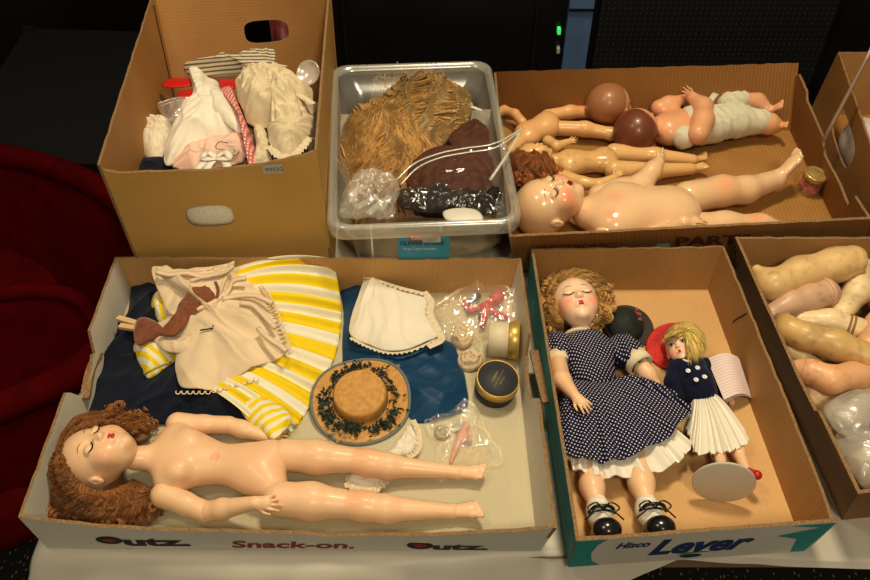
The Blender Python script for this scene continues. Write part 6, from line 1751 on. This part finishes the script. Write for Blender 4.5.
# label on the front wall
yl = FL_[1] + .012
LB = mat('blue label card', (.03, .28, .42), .4, .1, 20)
x0, x1 = WY(398, 245, yl)[0], WY(450, 245, yl)[0]; z1 = WY(398, 237.5, yl)[2]; z0 = z1 - .05
lbq = [np.array([x0, yl, z0]), np.array([x1, yl, z0]), np.array([x1, yl, z1]), np.array([x0, yl, z1])]
q = MB(); q.box(((x0 + x1) / 2, yl + .0006, (z0 + z1) / 2), (x1 - x0, .001, z1 - z0)); q.build('label', LB, bt, smooth=False)
zr = z1 + .001; xr0, xr1 = WY(409, 240, yl)[0], WY(441, 240, yl)[0]
rq_ = [np.array([xr0, yl - .0006, zr - .006]), np.array([xr1, yl - .0006, zr - .006]), np.array([xr1, yl - .0006, zr + .006]), np.array([xr0, yl - .0006, zr + .006])]
patch('red_plaque', rq_, [(0, 0), (1, 0), (1, 1), (0, 1)], mat('red label ink', (.50, .02, .02), .4), bt)
WI = mat('white ink', (.75, .74, .70), .5)
text_on('lettering', 'Rubbermaid', rq_, .06, .2, .0095, WI, bt, bold=.02, stretch=.85)
text_on('lettering', 'CLEVER STORE', lbq, .04, .72, .0095, mat('dark blue ink', (.01, .06, .12), .5), bt, bold=.03, stretch=1.0)
text_on('lettering', 'Snap-Tight Handles', lbq, .10, .54, .0065, WI, bt, bold=.0, stretch=.95)
patch('price_sticker', [p + np.array([0, -.001, 0]) for p in lbq], [(.48, .84), (.82, .84), (.82, 1.06), (.48, 1.06)], MATS['sticker paper'], bt)
text_on('sticker_number', '11017', [p + np.array([0, -.0013, 0]) for p in lbq], .50, .88, .0085, INKB, bt, bold=.0, stretch=.85)

# ---- wigs in the bin
def mass(nm, lab, outline, z, h, center, flow, n, m, r, amp, freq, seed, ln=40, wr=.004, camp=.005, cfreq=1.6):
    t = thing(nm, lab, 'wig', W(center[0], center[1], .01))
    V, Fc, uvs = cloth('x', outline, z, h, m, raw=True, center=center, wr=wr, wf=30, nt=120, seed=seed, nr=30, power=2.2)
    mobj('hair_base', V, Fc, m, t, col=np.ones((len(V), 3)) * .42)  # wig base coloured dark to stand for shaded gaps between strands
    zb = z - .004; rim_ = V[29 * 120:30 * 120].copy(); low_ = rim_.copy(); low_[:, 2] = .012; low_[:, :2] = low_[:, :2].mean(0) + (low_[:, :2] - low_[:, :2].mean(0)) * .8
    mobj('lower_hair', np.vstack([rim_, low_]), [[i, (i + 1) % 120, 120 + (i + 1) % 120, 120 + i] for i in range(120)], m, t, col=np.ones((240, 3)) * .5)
    rg = np.random.default_rng(seed); grid = V[:30 * 120].reshape(30, 120, 3); top = grid.reshape(-1, 3)
    idx = rg.integers(0, len(top), n * 2); ok = rg.random(n * 2) < (np.linspace(0, 1, 30)[idx // 120] * .8 + .2); idx = idx[ok][:n]
    p0 = top[idx] + [0, 0, .001]
    a = flow(p0) + rg.normal(0, .10, len(p0)); L_ = S(*center[:2], z) * ln * (.6 + .8 * rg.random(len(p0)))
    d = np.stack([np.cos(a), np.sin(a), 0 * a], 1) * L_[:, None]
    from mathutils.kdtree import KDTree
    kd = KDTree(len(top)); [kd.insert(top[i], i) for i in range(len(top))]; kd.balance()
    def zat(P):
        out = []
        for p in P:
            co, i, dd = kd.find((p[0], p[1], z + h * .5)); out.append(co[2] - max(0, math.hypot(co[0] - p[0], co[1] - p[1])) * .9)
        return np.array(out)
    pe = p0 + d; pe[:, 2] = zat(pe) + rg.random(len(pe)) * .004; pm = p0 + d / 2; pm[:, 2] = zat(pm) * 1.0 + .005
    c2 = W(*center)[:2]
    pe[:, 0] = np.clip(pe[:, 0], -.118, .09); pm[:, 0] = np.clip(pm[:, 0], -.122, .095); pe[:, 1] = np.maximum(pe[:, 1], .90); pe[:, 2] = np.maximum(pe[:, 2], z - .03)
    nn_ = len(p0) // 2; locks('hair', p0[:nn_], pm[:nn_], pe[:nn_], m, t, r=r, amp=amp, freq=freq, seed=seed)
    k2 = rg.choice(len(p0), 460, replace=False); locks('hair_locks', p0[k2], pm[k2] + [0, 0, .003], pe[k2] + [0, 0, .002], m, t, r=.0005, amp=camp, freq=cfreq, seed=seed + 5, clump=(18, .0021), n=30)
    return t
mass('wig', 'smooth straw blond doll wig at the rear of the plastic bin', [(421, 76, .10), (442, 81, .10), (460, 92, .10), (472, 102, .095), (470, 122, .095), (456, 134, .09), (440, 146, .09), (418, 150, .09), (398, 140, .09), (384, 122, .095), (385, 105, .10), (398, 86, .10)], .085, .030, (428, 113, .105),
     lambda p: 2.6 + 1.3 * vnoise(p[:, 0] * 12, p[:, 1] * 12, 2) + 2.0 * (p[:, 0] - .0), 7000, WIGM, .00055, .0045, 1.0, 91, ln=60, wr=.010, camp=.0060, cfreq=1.4)
mass('wig', 'wavy golden blond doll wig at the left of the plastic bin', [(350, 120, .10), (368, 109, .105), (390, 106, .11), (408, 116, .11), (420, 132, .105), (420, 150, .10), (410, 164, .095), (392, 176, .09), (370, 182, .085), (345, 180, .08), (335, 160, .085), (341, 138, .095)], .088, .032, (378, 144, .108),
     lambda p: -2.1 + 1.5 * vnoise(p[:, 0] * 30, p[:, 1] * 30, 5), 7000, hairm('golden wig hair', (.82, .50, .16), (.40, .21, .06)), .00055, .0065, 1.7, 92, ln=56, wr=.010, camp=.0085, cfreq=1.9)
q = MB(); q.add(*ribbon([W(471, 106, .125), W(476, 108, .125), (W(482, 110, .122))], .007, n=8)); o = q.build('white_tab', mat('white plastic tab', (.78, .76, .70), .4), None); tag(o, 'small white plastic tab at the edge of the smooth wig', 'tab')
# ---- brown wool roll in its bag
RV = mat('brown wool roving', (.11, .030, .010), .75, .2, 80, sheen=0, bump=.3, bscale=500, dark=(.055, .014, .004))
c_ = W(448, 178, .11)[:2]
def spir(X, Y):
    r_ = np.hypot(X - c_[0], (Y - c_[1]) * 1.15); th = np.arctan2(Y - c_[1], X - c_[0]); ph = r_ * 330 + th
    return .0035 * np.abs(np.sin(ph * .5)) - .008 * np.exp(-(r_ / .012) ** 2) + .0008 * np.sin(ph * 6 + 3 * vnoise(X * 90, Y * 90))
V, Fc, uvs = cloth('x', [(404, 172), (415, 160), (432, 152), (455, 150), (478, 152), (495, 160), (502, 172), (496, 186), (480, 196), (455, 200), (430, 198), (410, 188)], .088, .026, RV, raw=True, center=(450, 175), nt=160, nr=60, zf=spir, wr=.002, seed=93)
rl = thing('wool_roll', 'coiled roll of dark brown wool hair inside the large bag', 'hair roll', W(450, 178, .01)); mobj('coil', V, Fc, RV, rl, uv=uvs)
rim_ = V[59 * 160:60 * 160].copy(); low_ = rim_.copy(); low_[:, 2] = .012; mobj('lower_coil', np.vstack([rim_, low_]), [[i, (i + 1) % 160, 160 + (i + 1) % 160, 160 + i] for i in range(160)], RV, rl)
o = lay('wool_roll_end', 'loose end of brown wool lying behind the coiled roll', 'hair roll', [(448, 140), (462, 126), (478, 122), (488, 130), (492, 146), (480, 154), (462, 152)], .098, .012, RV, center=(471, 139), nt=80, wr=.004, wf=40); o.name = 'wool_bundle'
BAG3 = film('large zip bag', (.98, .97, .96), .012, .08, .5, 26, body=(.75, .70, .66), gloss=.05)
bg = thing('zip_bag', 'large clear zip bag with brown wool spilling over the bin edge', 'bag', W(455, 170, .10))
V, Fc, uvs = cloth('x', [(396, 178, .12), (405, 168, .125), (425, 155, .135), (450, 135, .14), (470, 116, .145), (490, 112, .15), (523, 128, .165), (510, 150, .155), (498, 178, .145), (482, 196, .135), (455, 206, .125), (425, 206, .12), (402, 200, .12)], .115, .006, BAG3, raw=True, center=(455, 168, .135), wr=.004, wf=22, nr=46, nt=180, seed=95)
mobj('bag_film', V, Fc, BAG3, bg, uv=uvs)
for off in (0, 4.5):
    q = MB(); P = [W(396 + off, 180 + off, .132), W(415 + off * .6, 163 + off, .142), W(440, 153 + off, .150), W(465, 148 + off, .155), W(495, 143 + off, .160), W(523 - off, 128 + off, .168)]; q.add(*ribbon(P, .0026, n=40, up=(0, -.4, .9), th=.001)); q.build('zip_strip', RIMM, bg)
q = MB(); q.add(*ribbon([W(520, 132, .168), W(508, 153, .160), W(490, 180, .145)], .005, n=24, up=(0, -.4, .9))); q.build('seam', RIMM, bg)
V, Fc, uvs = cloth('x', [(398, 192, .10), (430, 190, .105), (470, 194, .105), (498, 190, .10), (506, 206, .095), (480, 216, .09), (440, 214, .09), (402, 208, .09)], .09, .01, NAVY, raw=True, center=(450, 203, .10), nt=100, wr=.006, wf=50, seed=98)
o = mobj('black_bag', V, Fc, film('black glossy film', (.3, .28, .26), .80, .18, .4, 35, body=(.02, .017, .015), gloss=.07), None); tag(o, 'dark glossy plastic wrap beneath the brown wool at the front of the bin', 'wrap')
# ---- bag of clear plastic parts
o = lay('small_bag', 'small crumpled bag of clear plastic parts in the near left bin corner', 'bag', [(345, 190, .12), (356, 178, .125), (374, 174, .13), (394, 180, .13), (400, 192, .125), (395, 206, .12), (394, 217, .11), (370, 220, .11), (340, 219, .11), (341, 203, .115)], .112, .016, BAG2, center=(370, 198, .125), wr=.007, wf=55, nt=120, nr=36, seed=96)
for i, (a, b_) in enumerate((((356, 208), (378, 196)), ((368, 214), (384, 200)), ((352, 196), (364, 186)), ((380, 210), (390, 196)))):
    p0, p1 = W(*a, .112), W(*b_, .118); d_ = p1 - p0; L_ = np.linalg.norm(d_); d_ /= L_; u_ = np.cross([0, 0, 1], d_); u_ /= np.linalg.norm(u_)
    q = MB(); q.box((p0 + p1) / 2, (L_, .010, .003), np.stack([d_, u_, np.cross(d_, u_)], 1)); q.box((p0 + p1) / 2 + [0, 0, .002], (L_ * .9, .002, .004), np.stack([d_, u_, np.cross(d_, u_)], 1)); o = q.build('plastic_clip', RIMM, None, smooth=False)
    tag(o, ['clear plastic clip lying lowest left in the small bin bag', 'clear plastic clip nearest the bin front in the small bag', 'clear plastic clip at the top left of the small bin bag', 'clear plastic clip at the right of the small bin bag'][i], 'clip', 'clear plastic clips in the small bag')
o = lay('white_card', 'white card piece at the near rim inside the bin', 'card', [(443, 212), (456, 208), (474, 209), (482, 215), (480, 221), (450, 221)], .108, .003, mat('white card', (.74, .71, .62), .6), center=(463, 215), nt=50, nr=8)
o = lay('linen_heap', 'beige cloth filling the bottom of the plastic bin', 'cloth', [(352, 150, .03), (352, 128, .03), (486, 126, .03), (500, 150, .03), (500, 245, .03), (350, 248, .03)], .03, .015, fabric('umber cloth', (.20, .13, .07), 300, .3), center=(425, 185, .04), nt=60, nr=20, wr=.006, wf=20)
